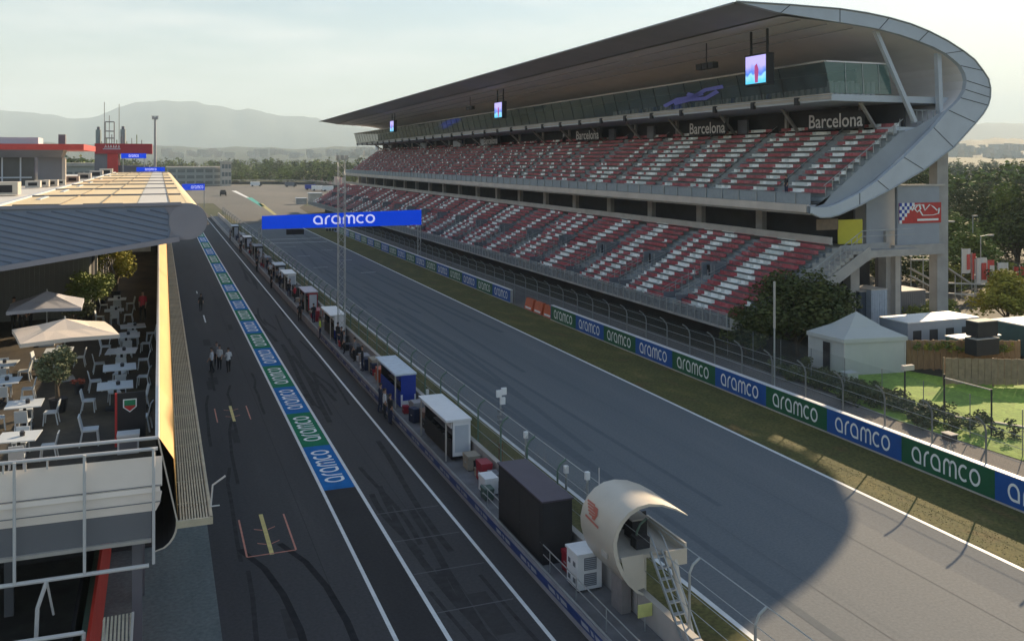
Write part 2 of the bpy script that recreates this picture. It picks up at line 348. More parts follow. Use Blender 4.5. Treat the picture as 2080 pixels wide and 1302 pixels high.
mb = MB(); rg0 = random.Random(77); PATCH = [mat('asphalt_patch_dark', (.048, .046, .047), .95, .15, 3, spec=.2), mat('asphalt_patch_pale', (.072, .069, .068), .95, .15, 3, spec=.2)]
for k in range(16):
    x0 = rg0.uniform(2.2, 10.4); y0 = rg0.uniform(22, 110); 
    if 6.3 < x0 < 8.5: continue
    w0, l0 = rg0.uniform(.3, .8), rg0.uniform(.8, 3); mb.poly([(x0, y0, .0062 + k * .0001), (x0 + w0, y0, .0062 + k * .0001), (x0 + w0, y0 + l0, .0062 + k * .0001), (x0, y0 + l0, .0062 + k * .0001)], PATCH[0 if k % 3 else 1])
for x0 in (5.6, 9.9): mb.poly([(x0, 12, .0072), (x0 + .03, 12, .0072), (x0 + .03, 200, .0072), (x0, 200, .0072)], PATCH[0])
struct(mb.build('pit_lane_patches'))
mb = MB()
for x0 in (21.4, 25.6): mb.poly([(x0, 8, .0105), (x0 + .035, 8, .0105), (x0 + .035, 230, .0105), (x0, 230, .0105)], MATS.get('track_seam') or mat('track_seam', (.105, .115, .125), .9))
struct(mb.build('track_seams'))
mb = MB()
for k in range(20):
    x0 = random.uniform(18.5, 28.5); y0 = random.uniform(16, 150); L = random.uniform(20, 60); wv = random.uniform(.2, .45); dx = random.uniform(-2, 2)
    mb.strokes([[(x0 + dx * j / 8, y0 + L * j / 8) for j in range(9)]], wv, (0, 0, .006 + .0003 * k), (1, 0, 0), (0, 1, 0), mat('track_rubber', (.116, .132, .146), .95, .08, spec=.2))
struct(mb.build('racing_line_rubber'))

# ---- painted banner on the pit lane
pb = thing('painted_banner', 'long blue and green painted strip with white wordmarks running down the pit lane', 'painted banner', (7.69, 41.6, .006))
y = 41.6; k = 0
while y < 230:
    L = 6.65 if y < 110 else 12
    mb = MB(); mb.poly([(6.985, y, .010), (8.395, y, .010), (8.395, y + L, .010), (6.985, y + L, .010)], GBLUE if k % 2 == 0 else GGREEN)
    t = mb.build('painted_tile', pb)
    mb = MB(); wordmark(mb, (8.16, y + L * .14, .015), (0, 1, 0), (-1, 0, 0), L * .74, .94, LETTW); mb.build('lettering', t)
    y += L; k += 1

# ---- hills and mountains (true terrain, far away)
def ridge(name, d0, prof, depth, rough, m, foot=0.0, seed=0):
    """prof: list of (px, py) of the skyline as surveyed; d0 distance in metres"""
    xs = [p[0] for p in prof]; N = 150; M = 14; rows = []
    for i in range(M + 1):
        t = i / M; row = []
        for j in range(N + 1):
            x = xs[0] + (xs[-1] - xs[0]) * j / N
            for a, b in zip(prof, prof[1:]):
                if a[0] <= x <= b[0]: q = a[1] + (b[1] - a[1]) * (x - a[0]) / (b[0] - a[0]); break
            d = d0 + depth * (t - .6); hh = CAM_H + (325 - q) / 1850 * d0
            fall = max(0, 1 - abs(t - .6) / .6) ** .8 if t < .6 else max(0, 1 - (t - .6) / .4) ** .8
            r = _ray(x, 325); nn = noise.fractal(Vector((x * .02 + seed, t * 3, seed)), .9, 2.1, 5)
            z = hh * fall * (1 + rough * nn * (1 - fall * .8)) + foot
            if i in (0, M) : z = -5
            row.append((r[0] * d, r[1] * d, z))
        rows.append(row)
    mb = MB(); mb.loft(rows, m); return struct(mb.build(name, smooth=True))
ridge('mountain', 9500, [(-700, 240), (-400, 225), (-150, 222), (0, 218), (60, 222), (110, 232), (160, 239), (205, 233), (240, 213), (280, 205), (320, 202), (360, 205), (410, 206), (450, 213), (520, 222), (580, 228), (640, 238), (690, 250), (780, 262), (900, 272), (1200, 280)], 3500, .28, HILL, seed=3)
ridge('mountain', 8000, [(1200, 285), (1500, 270), (1800, 262), (1950, 254), (2010, 248), (2090, 249), (2300, 252), (2600, 240), (2900, 230)], 2600, .15, HILL, seed=9)
ridge('hills', 3800, [(-600, 290), (-200, 288), (0, 290), (200, 292), (310, 296), (420, 300), (500, 297), (600, 301), (700, 297), (800, 300), (1100, 300), (1400, 296)], 1500, .5, HILL, seed=5)
ridge('hills', 3000, [(1300, 300), (1700, 292), (1900, 287), (1960, 283), (2020, 280), (2090, 283), (2300, 276), (2700, 270)], 1500, .5, HILL, seed=12)
ridge('hills', 1500, [(1700, 324), (1850, 322), (1950, 319), (2030, 322), (2090, 321), (2300, 318), (2700, 316)], 700, .3, FIELD, seed=15)
# little far houses on the hillsides, one speckled mass
mb = MB()
for k in range(260):
    right = random.random() < .65
    x = random.uniform(1930, 2300) if right else random.uniform(330, 760); y = random.uniform(296, 318) if right else random.uniform(304, 316)
    d = random.uniform(1900, 2700); r = _ray(x, y); sx = random.uniform(5, 11); z = CAM_H + r[2] * d
    mb.box(r[0] * d - sx, r[1] * d - sx, z - 9, r[0] * d + sx, r[1] * d + sx, z + random.uniform(1, 6), CONCL)
tag(mb.build('distant_houses'), 'tiny pale houses scattered over the hazy hillsides beyond the circuit', 'houses', kind='stuff')

# ================================================================== GRANDSTAND
Y0, Y1 = 59.0, 253.0
gs = thing('grandstand', 'huge two-tier grandstand with red and white seats under a sweeping curved roof', 'grandstand', (52, 59, 0))
OUT = [(41.09, 27.08), (46.14, 27.14), (50.96, 27.11), (53.6, 26.95), (56.02, 26.68), (58.3, 26.3), (60.26, 25.79), (62.3, 25.1), (64.11, 24.3), (65.4, 23.6), (66.37, 22.69), (67.0, 22.0), (67.23, 21.2), (67.2, 20.4), (66.95, 19.71), (66.4, 19.0), (65.52, 18.19), (63.0, 16.05), (59.72, 14.17), (56.02, 12.5), (52.96, 11.3), (50.96, 10.62), (50.0, 10.42), (49.0, 10.42), (48.04, 10.8)]
INN = [(41.09, 27.08), (45.2, 26.45), (50.96, 26.03), (53.0, 25.88), (54.99, 25.70), (57.2, 25.35), (59.19, 24.91), (60.8, 24.5), (62.17, 24.0), (63.1, 23.5), (63.83, 23.02), (64.3, 22.4), (64.5, 21.77), (64.35, 21.0), (63.83, 20.28), (63.3, 19.8), (62.44, 19.2), (60.8, 17.7), (57.59, 15.2), (54.8, 13.3), (52.96, 12.30), (51.0, 11.55), (49.98, 11.25), (49.1, 11.2), (48.04, 11.3)]
def shz(y): return -1.5 * (y - Y0) / (Y1 - Y0)      # the roof falls slightly with the track
# end ring: thickness in Y, panelled
mb = MB()
for k, yy in ((0, Y0 - .35), (1, Y0 + .05)):
    for i in range(len(OUT) - 1):
        a, b, c, d = OUT[i], OUT[i + 1], INN[i + 1], INN[i]
        q = [(a[0], yy, a[1]), (b[0], yy, b[1]), (c[0], yy, c[1]), (d[0], yy, d[1])]; mb.poly(q, GREYP)
for P in (OUT, INN):
    mb.loft([[(p[0], Y0 - .35, p[1]) for p in P], [(p[0], Y0 + .05, p[1]) for p in P]], GREYP)
mb.build('end_ring', gs)
mb = MB()
for i in (1, 2, 4, 6, 8, 10, 12, 13, 14, 16, 17, 18, 19, 20):
    a, d = OUT[i], INN[i]; mb.beam((a[0], Y0 - .36, a[1]), (d[0], Y0 - .36, d[1]), .05, .03, DARK, up=(0, 1, 0))
mb.tube([(p[0], Y0 - .37, p[1] - .0) for p in OUT], .07, STEEL, 6)
mb.build('panel_joints', gs)
mb = MB(); sp_ = [(p[0], p[1]) for p in INN[16:]]; tp = [(49.7, 11.45)] + [(upx_, upz_) for upx_, upz_ in [(49.75 + .70 * i, 11.7 + .50 * i) for i in range(1, 12)]] + [(59.0, 17.6)]
n_ = 12
def along(L_, t_):
    f_ = t_ * (len(L_) - 1); i_ = min(len(L_) - 2, int(f_)); q_ = f_ - i_; return (L_[i_][0] + (L_[i_ + 1][0] - L_[i_][0]) * q_, L_[i_][1] + (L_[i_ + 1][1] - L_[i_][1]) * q_)
sp_ = list(reversed(sp_))
mb.loft([[(along(sp_, k / n_)[0], Y0 + .07, along(sp_, k / n_)[1]) for k in range(n_ + 1)], [(along(tp, k / n_)[0], Y0 + .07, along(tp, k / n_)[1]) for k in range(n_ + 1)]], TWR); mb.build('side_panel', gs)
# roof: outer skin and soffit
ROWY = [Y0 + .05, 90, 125, 160, 200, Y1]
mb = MB(); oi = OUT[:18]
mb.loft([[(p[0], y, p[1] + shz(y)) for p in oi] for y in ROWY], ROOFL); mb.build('roof', gs)
mb = MB(); ii = [(41.09, 27.04), (43.4, 26.74), (45.6, 26.40)]
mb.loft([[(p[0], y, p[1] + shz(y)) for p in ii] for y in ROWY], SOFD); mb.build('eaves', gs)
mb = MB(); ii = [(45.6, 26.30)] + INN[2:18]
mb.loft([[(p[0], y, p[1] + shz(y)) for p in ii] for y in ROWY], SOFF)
for y in range(66, 250, 8): mb.box(45.7, y, 26.20 + shz(y), 57.0, y + .06, 26.26 + shz(y) - .3, SOFD) if False else None
mb.build('soffit', gs)
mb = MB(); mb.tube([(41.1, y, 27.02 + shz(y)) for y in ROWY], .10, STEEL, 6); mb.build('roof_edge_trim', gs)
mb = MB()
for X in (47.6, 50.2, 52.8): 
    mb.beam((X, Y0 + .3, 26.28 - (X - 45.6) * .075), (X, Y1, 26.28 - (X - 45.6) * .075 + shz(Y1)), .10, .06, SOFD)
mb.build('soffit_seam', gs)
mb = MB(); q = [(p[0], Y1 + .02, p[1] - 1.5) for p in OUT[:17]] + [(p[0], Y1 + .02, p[1] - 1.5) for p in reversed(INN[1:17])]
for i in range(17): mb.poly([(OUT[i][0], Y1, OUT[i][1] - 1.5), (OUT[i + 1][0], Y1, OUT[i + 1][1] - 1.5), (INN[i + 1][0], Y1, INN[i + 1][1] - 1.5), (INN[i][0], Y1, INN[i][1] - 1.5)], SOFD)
mb.build('far_end_ring', gs)
# press boxes: slab, glazing, end glazing, inside
zz = lambda y, z: z + shz(y) * .55
mb = MB()
for a, b in zip(ROWY[1:-1], ROWY[2:]): pass
def lbeam(mb, x0, z0, x1, z1, m, ya=Y0 + 1, yb=Y1 - 1, s=.55):
    f = lambda y, z: z + shz(y) * s
    mb.hexa([(x0, ya, f(ya, z0)), (x1, ya, f(ya, z0)), (x1, yb, f(yb, z0)), (x0, yb, f(yb, z0)), (x0, ya, f(ya, z1)), (x1, ya, f(ya, z1)), (x1, yb, f(yb, z1)), (x0, yb, f(yb, z1))], m)
lbeam(mb, 51.3, 19.85, 64.5, 20.40, GREYP); mb.build('gallery_floor', gs)
mb = MB(); lbeam(mb, 51.18, 20.02, 51.30, 20.24, CONCL); lbeam(mb, 51.14, 20.34, 51.3, 20.46, CONCL, ya=Y0 + .9)
y = 64
while y < 250: mb.box(51.05, y, zz(y, 19.7), 51.34, y + .45, zz(y, 20.34), DARK); y += 6.2
mb.build('gallery_edge_beam', gs)
f = lambda y, z: z + shz(y) * .55
mb = MB(); ya, yb = Y0 + 1.05, Y1 - 1
mb.poly([(51.25, ya, f(ya, 20.46)), (51.25, yb, f(yb, 20.46)), (50.6, yb, f(yb, 23.0)), (50.6, ya, f(ya, 23.0))], GLASS)
mb.poly([(51.25, ya, f(ya, 20.46)), (50.6, ya, f(ya, 23.0)), (57.2, ya, f(ya, 23.1)), (57.6, ya, f(ya, 20.5))], GLASSB)
mb.build('gallery_glazing', gs)
mb = MB(); lbeam(mb, 50.5, 22.98, 50.72, 23.14, CONCL); lbeam(mb, 50.75, 23.0, 57.2, 23.12, SOFF)
y = 66
while y < 250: mb.beam((51.22, y, f(y, 20.5)), (50.58, y, f(y, 23)), .05, .07, DARK, up=(0, 1, 0)); y += 3.1
for X in (52.8, 54.6, 56.3): mb.beam((X, ya - .03, f(ya, 20.5)), (X - .15, ya - .03, f(ya, 23)), .05, .05, STEEL, up=(0, 1, 0))
mb.build('gallery_frame', gs)
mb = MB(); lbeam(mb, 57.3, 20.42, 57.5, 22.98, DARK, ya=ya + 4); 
mb.build('gallery_back_wall', gs)
mb = MB(); random.seed(3); y = 61.5
while y < 100:
    x = 52.3; mb.box(x, y, f(y, 20.42), x + .45, y + .45, f(y, 21.1), WHITE if random.random() < .85 else BLUEV); y += .8
for k in range(9): x = 52.2 + k * .55; mb.box(x, ya + 1.2, f(ya, 20.42), x + .35, ya + 1.6, f(ya, 21.15 + random.random() * .5), WHITE)
tag(mb.build('gallery_chairs', gs), None, None, kind='stuff')
mb = MB(); mb.strokes([[(0, 0), (1.1, .5), (2.3, .5), (3.2, 1.0), (4.4, 1.05)], [(0.8, .1), (2.0, .3), (3.1, .2), (4.0, .7)], [(1.9, .9), (2.4, .6), (3.0, .7)]], .34, (51.0, 86, f(86, 20.9)), (.0, -2.6, 0.05), (-.25, 0, 1.0), mat('violet_film', (.16, .17, .55))); mb.build('window_graphic', gs)
# concourse behind the upper tier
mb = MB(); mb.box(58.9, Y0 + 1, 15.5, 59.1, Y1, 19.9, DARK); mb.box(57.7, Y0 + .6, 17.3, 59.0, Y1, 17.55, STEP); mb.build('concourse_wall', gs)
y = 61.1
while y < 248:
    mb = MB(); mb.beam((57.9, y + 1.0, 17.6), (55.2, y, f(y, 19.85)), .24, .24, CONCR); mb.build('raking_strut', gs); mb = MB(); mb.box(58.2, y + 3.2, 17.6, 58.5, y + 3.5, f(y, 19.85), CONCR); mb.build('concourse_post', gs); y += 10.3
for x, wv in ((930, 18), (860, 14), (792, 11), (765, 8), (985, 14)):
    p = PX(x, 285, 57.6); mb = MB(); mb.box(57.45, p.y - 2, 17.7, 57.85, p.y + wv * .16, 18.95, GREYP); mb.build('entrance_box', gs)
for x in (1520, 1000, 1330, 1250): p = PX(x, 260, 57.8); mb = MB(); mb.box(57.6, p.y, 17.7, 57.9, p.y + 1.6, 19.2, GREYD); mb.build('entrance_door', gs)
for ya_, L in ((68.6, 6.9), (88.9, 6.9), (119.0, 7.2), (159, 7.2)):
    mb = MB(); mb.box(56.06, ya_ - L - .15, 17.72, 56.10, ya_ + .15, 19.25, BLACK); t = mb.build('name_board', gs)
    text_obj('lettering', 'Barcelona', (56.04, ya_, 17.86), (0, -1, 0), (0, 0, 1), L, 1.24, mat('board_letters', (.62, .60, .58)), t, .012)
# tiers
RU = 12; RL = 15
def upx(i): return 49.75 + .70 * i
def upz(i): return 11.95 + .50 * i
def lox(i): return 41.15 + .645 * i
def loz(i): return 2.55 + .375 * i
UZF = 11.9
def stairs(name, fx, fz, n, pit, ya, yb, zb, m, under=True):
    mb = MB()
    for i in range(n):
        x0, x1 = fx(i), fx(i) + pit; z = fz(i)
        mb.poly([(x0, ya, z), (x1, ya, z), (x1, yb, z), (x0, yb, z)], m); zp = fz(i - 1) if i else z - .35
        mb.poly([(x0, ya, zp), (x0, ya, z), (x0, yb, z), (x0, yb, zp)], m)
    x0, x1 = fx(0), fx(n - 1) + pit
    for yy in (ya, yb):
        mb.poly([(fx(0), yy, fz(0) - .5)] + [q for i in range(n) for q in ((fx(i), yy, fz(i)), (fx(i) + pit, yy, fz(i)))] + [(x1, yy, fz(n - 1) - .55)], m)
    mb.poly([(x0, ya, fz(0) - .5), (x0, yb, fz(0) - .5), (x1, yb, fz(n - 1) - .55), (x1, ya, fz(n - 1) - .55)], CONCR)
    return mb.build(name, gs)
stairs('upper_tier', upx, upz, RU, .70, Y0 + .1, Y1 + 2, 10, STEP)
stairs('lower_tier', lox, loz, RL, .645, Y0, 268, 2, STEP)
# upper tier front: pale concrete fascia and rail panel
mb = MB(); mb.box(48.0, Y0 + .1, 10.80, 48.35, Y1 + 2, 11.42, mat('fascia_beige', (.56, .50, .44), .8, .1, .5)); mb.box(48.35, Y0 + .1, 10.6, 49.75, Y1 + 2, 11.38, CONCR); mb.build('tier_fascia', gs)
mb = MB(); mb.box(48.55, Y0 + .3, 11.42, 48.60, Y1 + 2, 12.25, mat('mesh_panel', (.26, .30, .33), .6, .1, 2)); mb.tube([(48.57, Y0 + .3, 12.3), (48.57, Y1 + 2, 12.3)], .035, STEEL, 6)
y = 61
while y < 250: mb.box(48.45, y, 11.42, 48.55, y + .08, 12.3, STEEL); y += 2.6
mb.build('tier_railing', gs)
# void between the tiers
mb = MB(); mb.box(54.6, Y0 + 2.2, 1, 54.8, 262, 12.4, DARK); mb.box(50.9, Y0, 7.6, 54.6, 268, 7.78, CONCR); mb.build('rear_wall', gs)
y = 71.5
while y < 262: mb = MB(); mb.box(53.0, y, 7.78, 53.5, y + 1.0, 11.2, CONCR); mb.build('void_column', gs); y += 10.3
mb = MB(); mb.box(50.45, Y0 + .1, 8.15, 50.6, 268, 8.75, CONCL); mb.build('rear_kerb', gs)
# lower tier front railing
mb = MB(); mb.box(40.30, Y0 - .3, 2.05, 41.15, 268, 2.24, CONCR)
mb.box(40.34, Y0 - .3, 2.24, 40.40, 268, 2.9, mat('rail_mesh', (.17, .19, .205), .6, .35, 2.5)); mb.build('front_parapet', gs)
mb = MB()
for z in (2.98, 3.12, 3.27): mb.tube([(40.36, Y0 - .3, z), (40.36, 268, z)], .028, STEEL, 6)
y = Y0 - .25
while y < 266: mb.box(40.28, y, 2.1, 40.36, y + .08, 3.27, STEEL); y += 1.1
mb.build('front_railing', gs)
# vomitories in the lower tier
VOM = mat('entrance_grey', (.20, .22, .245), .7, .12, .8)
VY = [68.6 + 10.3 * k for k in range(19)]
for k, vy in enumerate(VY):
    mb = MB(); x0, x1 = lox(6) - .1, lox(6) + 1.6; z0 = loz(2)
    mb.box(x0, vy - .75, z0, x1, vy - .63, loz(6) + 1.15, VOM); mb.box(x0, vy + .63, z0, x1, vy + .75, loz(6) + 1.15, VOM); mb.box(x1 - .12, vy - .7, z0, x1, vy + .7, loz(6) + 1.2, VOM)
    mb.box(x0 + .5, vy - .63, z0, x0 + .55, vy + .63, loz(6) + .9, BLACK)
    for s in (-1.05, 1.05):
        mb.box(lox(0) + .1, vy + s - .03, loz(0), x1, vy + s + .03, loz(0) + .9, GREYD)
        for z in (0, .3): mb.tube([(lox(0) + .1, vy + s, loz(0) + 1.0 + z), (lox(3), vy + s, loz(2) + 1.0 + z), (x1, vy + s, loz(6) + .9 + z)], .025, STEEL, 5)
        for i in range(0, 7): mb.box(lox(i), vy + s - .025, loz(0) + .8, lox(i) + .05, vy + s + .025, loz(i) + 1.05, STEEL)
    mb.build('stair_entrance', gs)
for vy in [65.3 + 10.3 * k for k in range(18)]:
    mb = MB()
    for i in range(RU):
        mb.box(upx(i), vy - .5, upz(i) - .02, upx(i) + .35, vy + .5, upz(i) + .2, STEP)
    mb.tube([(upx(0), vy - .55, upz(0) + .9), (upx(11), vy - .55, upz(11) + .9)], .025, STEEL, 5); mb.build('aisle_stair', gs)
# ---- seats
def seat_bm(mb, x, y, z, m):
    mb.box(x + .18, y, z + .34, x + .50, y + .47, z + .38, m); mb.box(x + .48, y, z + .36, x + .53, y + .47, z + .64, m)
near = []; rest = MB()
def put(x, y, z, m, key): near.append((key, x, y, z, m))
rl = random.Random(11)
for blk in range(20):
    ya = (VY[blk - 1] if blk else Y0 - 9.2 + .0) ; 
    a = ya + 1.15 if blk else Y0 + .35; b = (VY[blk] - 1.15) if blk < 19 else 267
    n = int((b - a) / .5); segs = {}
    for half in (0, 1):
        # one white stretch, sometimes two, in each half of the block
        L = n * rl.uniform(.20, .30); st = n * rl.uniform(.15, .6) if blk else n * (.42 if half == 0 else .38)
        segs[half] = [(st, st + L)]
        if rl.random() < .55 and blk: s2 = st + L + n * .22; segs[half].append((s2, s2 + n * .16))
        if blk == 0 : segs[half] = [(n * .46, n * .80)]
    whiten = max(.15, 1 - blk * .045)
    for i in range(RL):
        half = 0 if i < 7 else 1
        wide = i >= 8
        a2 = a if not wide or not blk else a - .5; n2 = int((b + (.5 if wide else 0) - a2) / .5)
        js = (i % 7) * n * .02
        for j in range(n2):
            y = a2 + j * .5
            if any(abs(y + .2 - v) < (1.0 if i < 8 else .55) for v in VY): continue
            jj = (y - a) / .5 + js
            wh = any(s <= jj < e for s, e in segs[half]) and (hash((blk, i // 3)) % 97) / 97 < whiten + .3
            if rl.random() < .012: wh = not wh
            put(lox(i), y, loz(i), (WHTS, WHTS, WHTS2)[rl.randrange(3)] if wh else (REDS, REDS, REDS2, REDS3)[rl.randrange(4)], (y * .9 + lox(i) * .36))
for i in range(RU):
    shift = i * 1.9
    for j in range(int((Y1 - Y0 - 1) / .5)):
        y = Y0 + .6 + j * .5
        if any(abs(y + .2 - v) < .75 for v in [65.3 + 10.3 * k for k in range(18)]): continue
        bk = int((y - 65.3) // 10.3); ph = (y - 65.3) - bk * 10.3; rr_ = random.Random(bk * 7 + 1); o1 = 1.0 + 1.5 * rr_.random(); o2 = 5.6 + 1.6 * rr_.random(); q1 = .09 * (i % 6)
        wh = o1 + q1 < ph < o1 + q1 + 2.3 or o2 - q1 < ph < o2 - q1 + 1.4 or (i + bk) % 3 == 0 and 8.6 < ph < 9.4
        if y > 104: wh = wh and ((i + int(ph / 1.6)) % 2 == 0)
        if y > 135: wh = wh and rl.random() < .5
        if 100 < y < 112 and i > 3: wh = False
        if rl.random() < .012: wh = not wh
        put(upx(i), y, upz(i), (WHTS, WHTS2)[rl.randrange(2)] if wh else (REDS, REDS2, REDS2, REDS3)[rl.randrange(4)], 1e3 + y)
near.sort(key=lambda t: t[0])
for k, (key, x, y, z, m) in enumerate(near):
    if k < 100:
        mb = MB(); seat_bm(mb, x, y, z, m); mb.build('seat', gs)
    else: seat_bm(rest, x, y, z, m)
tag(rest.build('seats', gs), None, None, kind='stuff')
# ---- near end: side stair, columns, end tower
mb = MB(); q = []
mb.poly([(40.5, Y0 - .35, 2.0), (40.5, Y0 - .35, 3.0)] + [(lox(i) + (.0 if k == 0 else .645), Y0 - .35, loz(i) + .15) for i in range(RL) for k in (0, 1)] + [(51.0, Y0 - .35, 8.1), (56.0, Y0 - .35, 8.25), (56.0, Y0 - .35, 7.4), (50.0, Y0 - .35, 5.6), (46.5, Y0 - .35, 3.5), (42.2, Y0 - .35, 2.0)], CONCR)
mb.build('end_wall', gs)
mb = MB()
for i in range(0, 10): 
    x = 51.2 - i * .42; z = 7.5 - i * .27; mb.box(x, Y0 - 1.6, z, x + .44, Y0 - .4, z + .28, CONCR)
mb.beam((46.9, Y0 - 1.6, 4.2), (53, Y0 - 1.6, 7.7), .12, .9, CONCR); mb.box(51.6, Y0 - 1.6, 7.2, 58, Y0 - .4, 7.75, CONCR)
mb.build('side_stair', gs)
mb = MB()
for k in range(13):
    x = 45.5 + k * .55; z = 3.9 + k * .33; mb.box(x, Y0 - 1.62, z, x + .04, Y0 - 1.58, z + 1.5, STEEL)
for dz in (1.05, 1.5): mb.tube([(45.5, Y0 - 1.6, 3.9 + dz), (52.1, Y0 - 1.6, 7.86 + dz), (57.5, Y0 - 1.6, 7.9 + dz)], .03, STEEL, 6)
mb.build('stair_rail', gs)
for (px0, px1, pt, pb_, Yc, m) in ((1728, 1746, 520, 668, 60, CONCR), (1800, 1817, 470, 672, 60.6, CONCR), (1819, 1829, 518, 660, 60.1, CONCL), (1904, 1926, 312, 668, 60.2, CONCR)):
    a = PY(px0, pt, Yc); b = PY(px1, pb_, Yc); mb = MB(); mb.box(a.x, Yc, 0, b.x, Yc + .9, a.z, m); mb.build('column', gs)
y = 70
while y < 262:
    for q in ((44.5, 45.2, 3.9), (50.2, 50.9, 7.5), (63.0, 64.2, 16)): mb = MB(); mb.box(q[0], y, 0, q[1], y + .8, q[2], CONCR); mb.build('column', gs)
    y += 10.3
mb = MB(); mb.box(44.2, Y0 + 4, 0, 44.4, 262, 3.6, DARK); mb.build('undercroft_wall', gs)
a = PY(1760, 392, 60.9); b = PY(1822, 490, 60.9)
mb = MB(); mb.hexa([(a.x, 60.9, 7.7), (b.x, 60.9, 7.7), (b.x, 62.5, 7.7), (a.x, 62.5, 7.7), (a.x, 60.9, 12.4), (b.x, 60.9, 14.0), (b.x, 62.5, 14.0), (a.x, 62.5, 12.4)], TWR)
mb.build('end_tower', gs)
a = PY(1823, 379, 60); b = PY(1906, 470, 60)
mb = MB(); mb.box(a.x, 60, 7.8, b.x + .1, 60.3, a.z, TWR); wall = mb.build('tower_wall', gs)
mb = MB(); mb.box(57.7, 59.8, 6.9, 63.4, 60.25, 7.8, CONCR); mb.build('tower_beam', gs); mb = MB(); mb.box(57.7, 59.9, a.z, 63.4, 60.4, a.z + .15, CONCL); mb.build('tower_coping', gs)
# circuit emblem: chequered corner and track outline on red
e0 = PY(1826, 413, 59.98); e1 = PY(1911, 452, 59.98); ew, eh = e1.x - e0.x, e0.z - e1.z
mb = MB(); mb.box(e0.x, 59.94, e1.z, e1.x, 59.99, e0.z, mat('emblem_red', (.48, .035, .03), .5)); emb = mb.build('circuit_emblem', gs)
mb = MB()
for r in range(6):
    for c in range(6 - r if r else 6):
        cx, cz = e0.x + c * eh / 6 * .95, e0.z - (r + 1) * eh / 6
        mb.box(cx, 59.925, cz, cx + eh / 6 * .95, 59.935, cz + eh / 6, WHITE if (r + c) % 2 else BLUEV)
mb.strokes([[(.30, .62), (.36, .88), (.47, .92), (.50, .70), (.42, .55), (.36, .70), (.42, .86), (.56, .9), (.60, .62), (.72, .90), (.80, .80), (.90, .60), (.95, .74), (.93, .45), (.80, .38), (.55, .38), (.48, .62)]], .035, (e0.x, 59.92, e1.z), (ew, 0, 0), (0, 0, eh), LETTW)
mb.strokes([[(.42, .16), (.93, .16)]], .10, (e0.x, 59.92, e1.z), (ew, 0, 0), (0, 0, eh), LETTW)
mb.build('emblem_marks', emb)
a = PY(1703, 447, 60.6); b = PY(1752, 484, 60.6)
mb = MB(); mb.box(a.x, 60.6, 8.0, b.x, 60.7, a.z, YELW); mb.build('yellow_panel', gs); mb = MB(); mb.box(a.x - 2.2, 60.6, a.z - .8, a.x - .02, 60.7, a.z + .1, mat('brown_panel', (.22, .16, .11))); mb.build('brown_panel', gs)
# big diagonal props under the ring
for (x0, y0, x1, y1, wv) in ((1775, 56, 1858, 248, .34), (1904, 92, 1909, 242, .42)):
    a = PY(x0, y0, 59.5); b = PY(x1, y1, 59.5); mb = MB(); mb.beam(a, b, wv, wv, GREYP, up=(0, 1, 0)); mb.build('ring_prop', gs)
mb = MB(); a = PY(1850, 224, 59.6); b = PY(1950, 224, 59.6)
for z in (a.z, a.z - 1.0): mb.tube([(a.x, 59.6, z), (b.x - 2, 59.6, z)], .035, STEEL, 6)
for k in range(6): x = a.x + k * .62; mb.box(x, 59.58, a.z - 1.2, x + .04, 59.62, a.z, STEEL)
mb.box(57.4, 59.3, 17.2, 62.6, 61.5, 17.75, GREYP)
# stepped side handrail down the ring
for k in range(12): mb.box(upx(k) + .15, Y0 + .12, upz(k) + .1, upx(k) + .19, Y0 + .16, upz(k) + .95, STEEL)
mb.tube([(upx(0), Y0 + .14, upz(0) + .95), (upx(11) + .5, Y0 + .14, upz(11) + .95)], .03, STEEL, 6)
mb.build('landing_rail', gs)
mb = MB(); mb.box(59.5, 61.5, 0, 60.1, 64, 7, GREYD); mb.box(51.2, 63, 0, 58, 63.3, 6.8, DARK); mb.build('stair_core', gs)
# ---- screens hung from the roof
def screen_mat():
    m = bpy.data.materials.new('screen_picture'); m.use_nodes = True; t = m.node_tree; b = t.nodes['Principled BSDF']
    tcn = t.nodes.new('ShaderNodeTexCoord'); sp = t.nodes.new('ShaderNodeSeparateXYZ'); n = t.nodes.new('ShaderNodeTexNoise'); n.inputs['Scale'].default_value = 1.1
    ad = t.nodes.new('ShaderNodeMath'); ad.operation = 'MULTIPLY_ADD'; ad.inputs[1].default_value = 1.1; r = t.nodes.new('ShaderNodeValToRGB'); e = r.color_ramp.elements; e.new(.5); e.new(.6)
    for q, (p, c) in zip(e, ((.30, (.10, .62, .95)), (.46, (.35, .72, .98)), (.52, (.05, .20, .75)), (.75, (.50, .45, .98)))): q.position = p; q.color = (*c, 1)
    t.links.new(tcn.outputs['Generated'], sp.inputs[0]); t.links.new(tcn.outputs['Object'], n.inputs['Vector'])
    t.links.new(n.outputs[0], ad.inputs[0]); ad.inputs[1].default_value = .5; mu = t.nodes.new('ShaderNodeMath'); mu.operation = 'MULTIPLY'; mu.inputs[1].default_value = .75
    t.links.new(sp.outputs[2], mu.inputs[0]); t.links.new(mu.outputs[0], ad.inputs[2]); t.links.new(ad.outputs[0], r.inputs[0])
    t.links.new(r.outputs[0], b.inputs['Emission Color']); b.inputs['Emission Strength'].default_value = .55; b.inputs['Base Color'].default_value = (.02, .02, .02, 1); return m
SCRM = screen_mat()
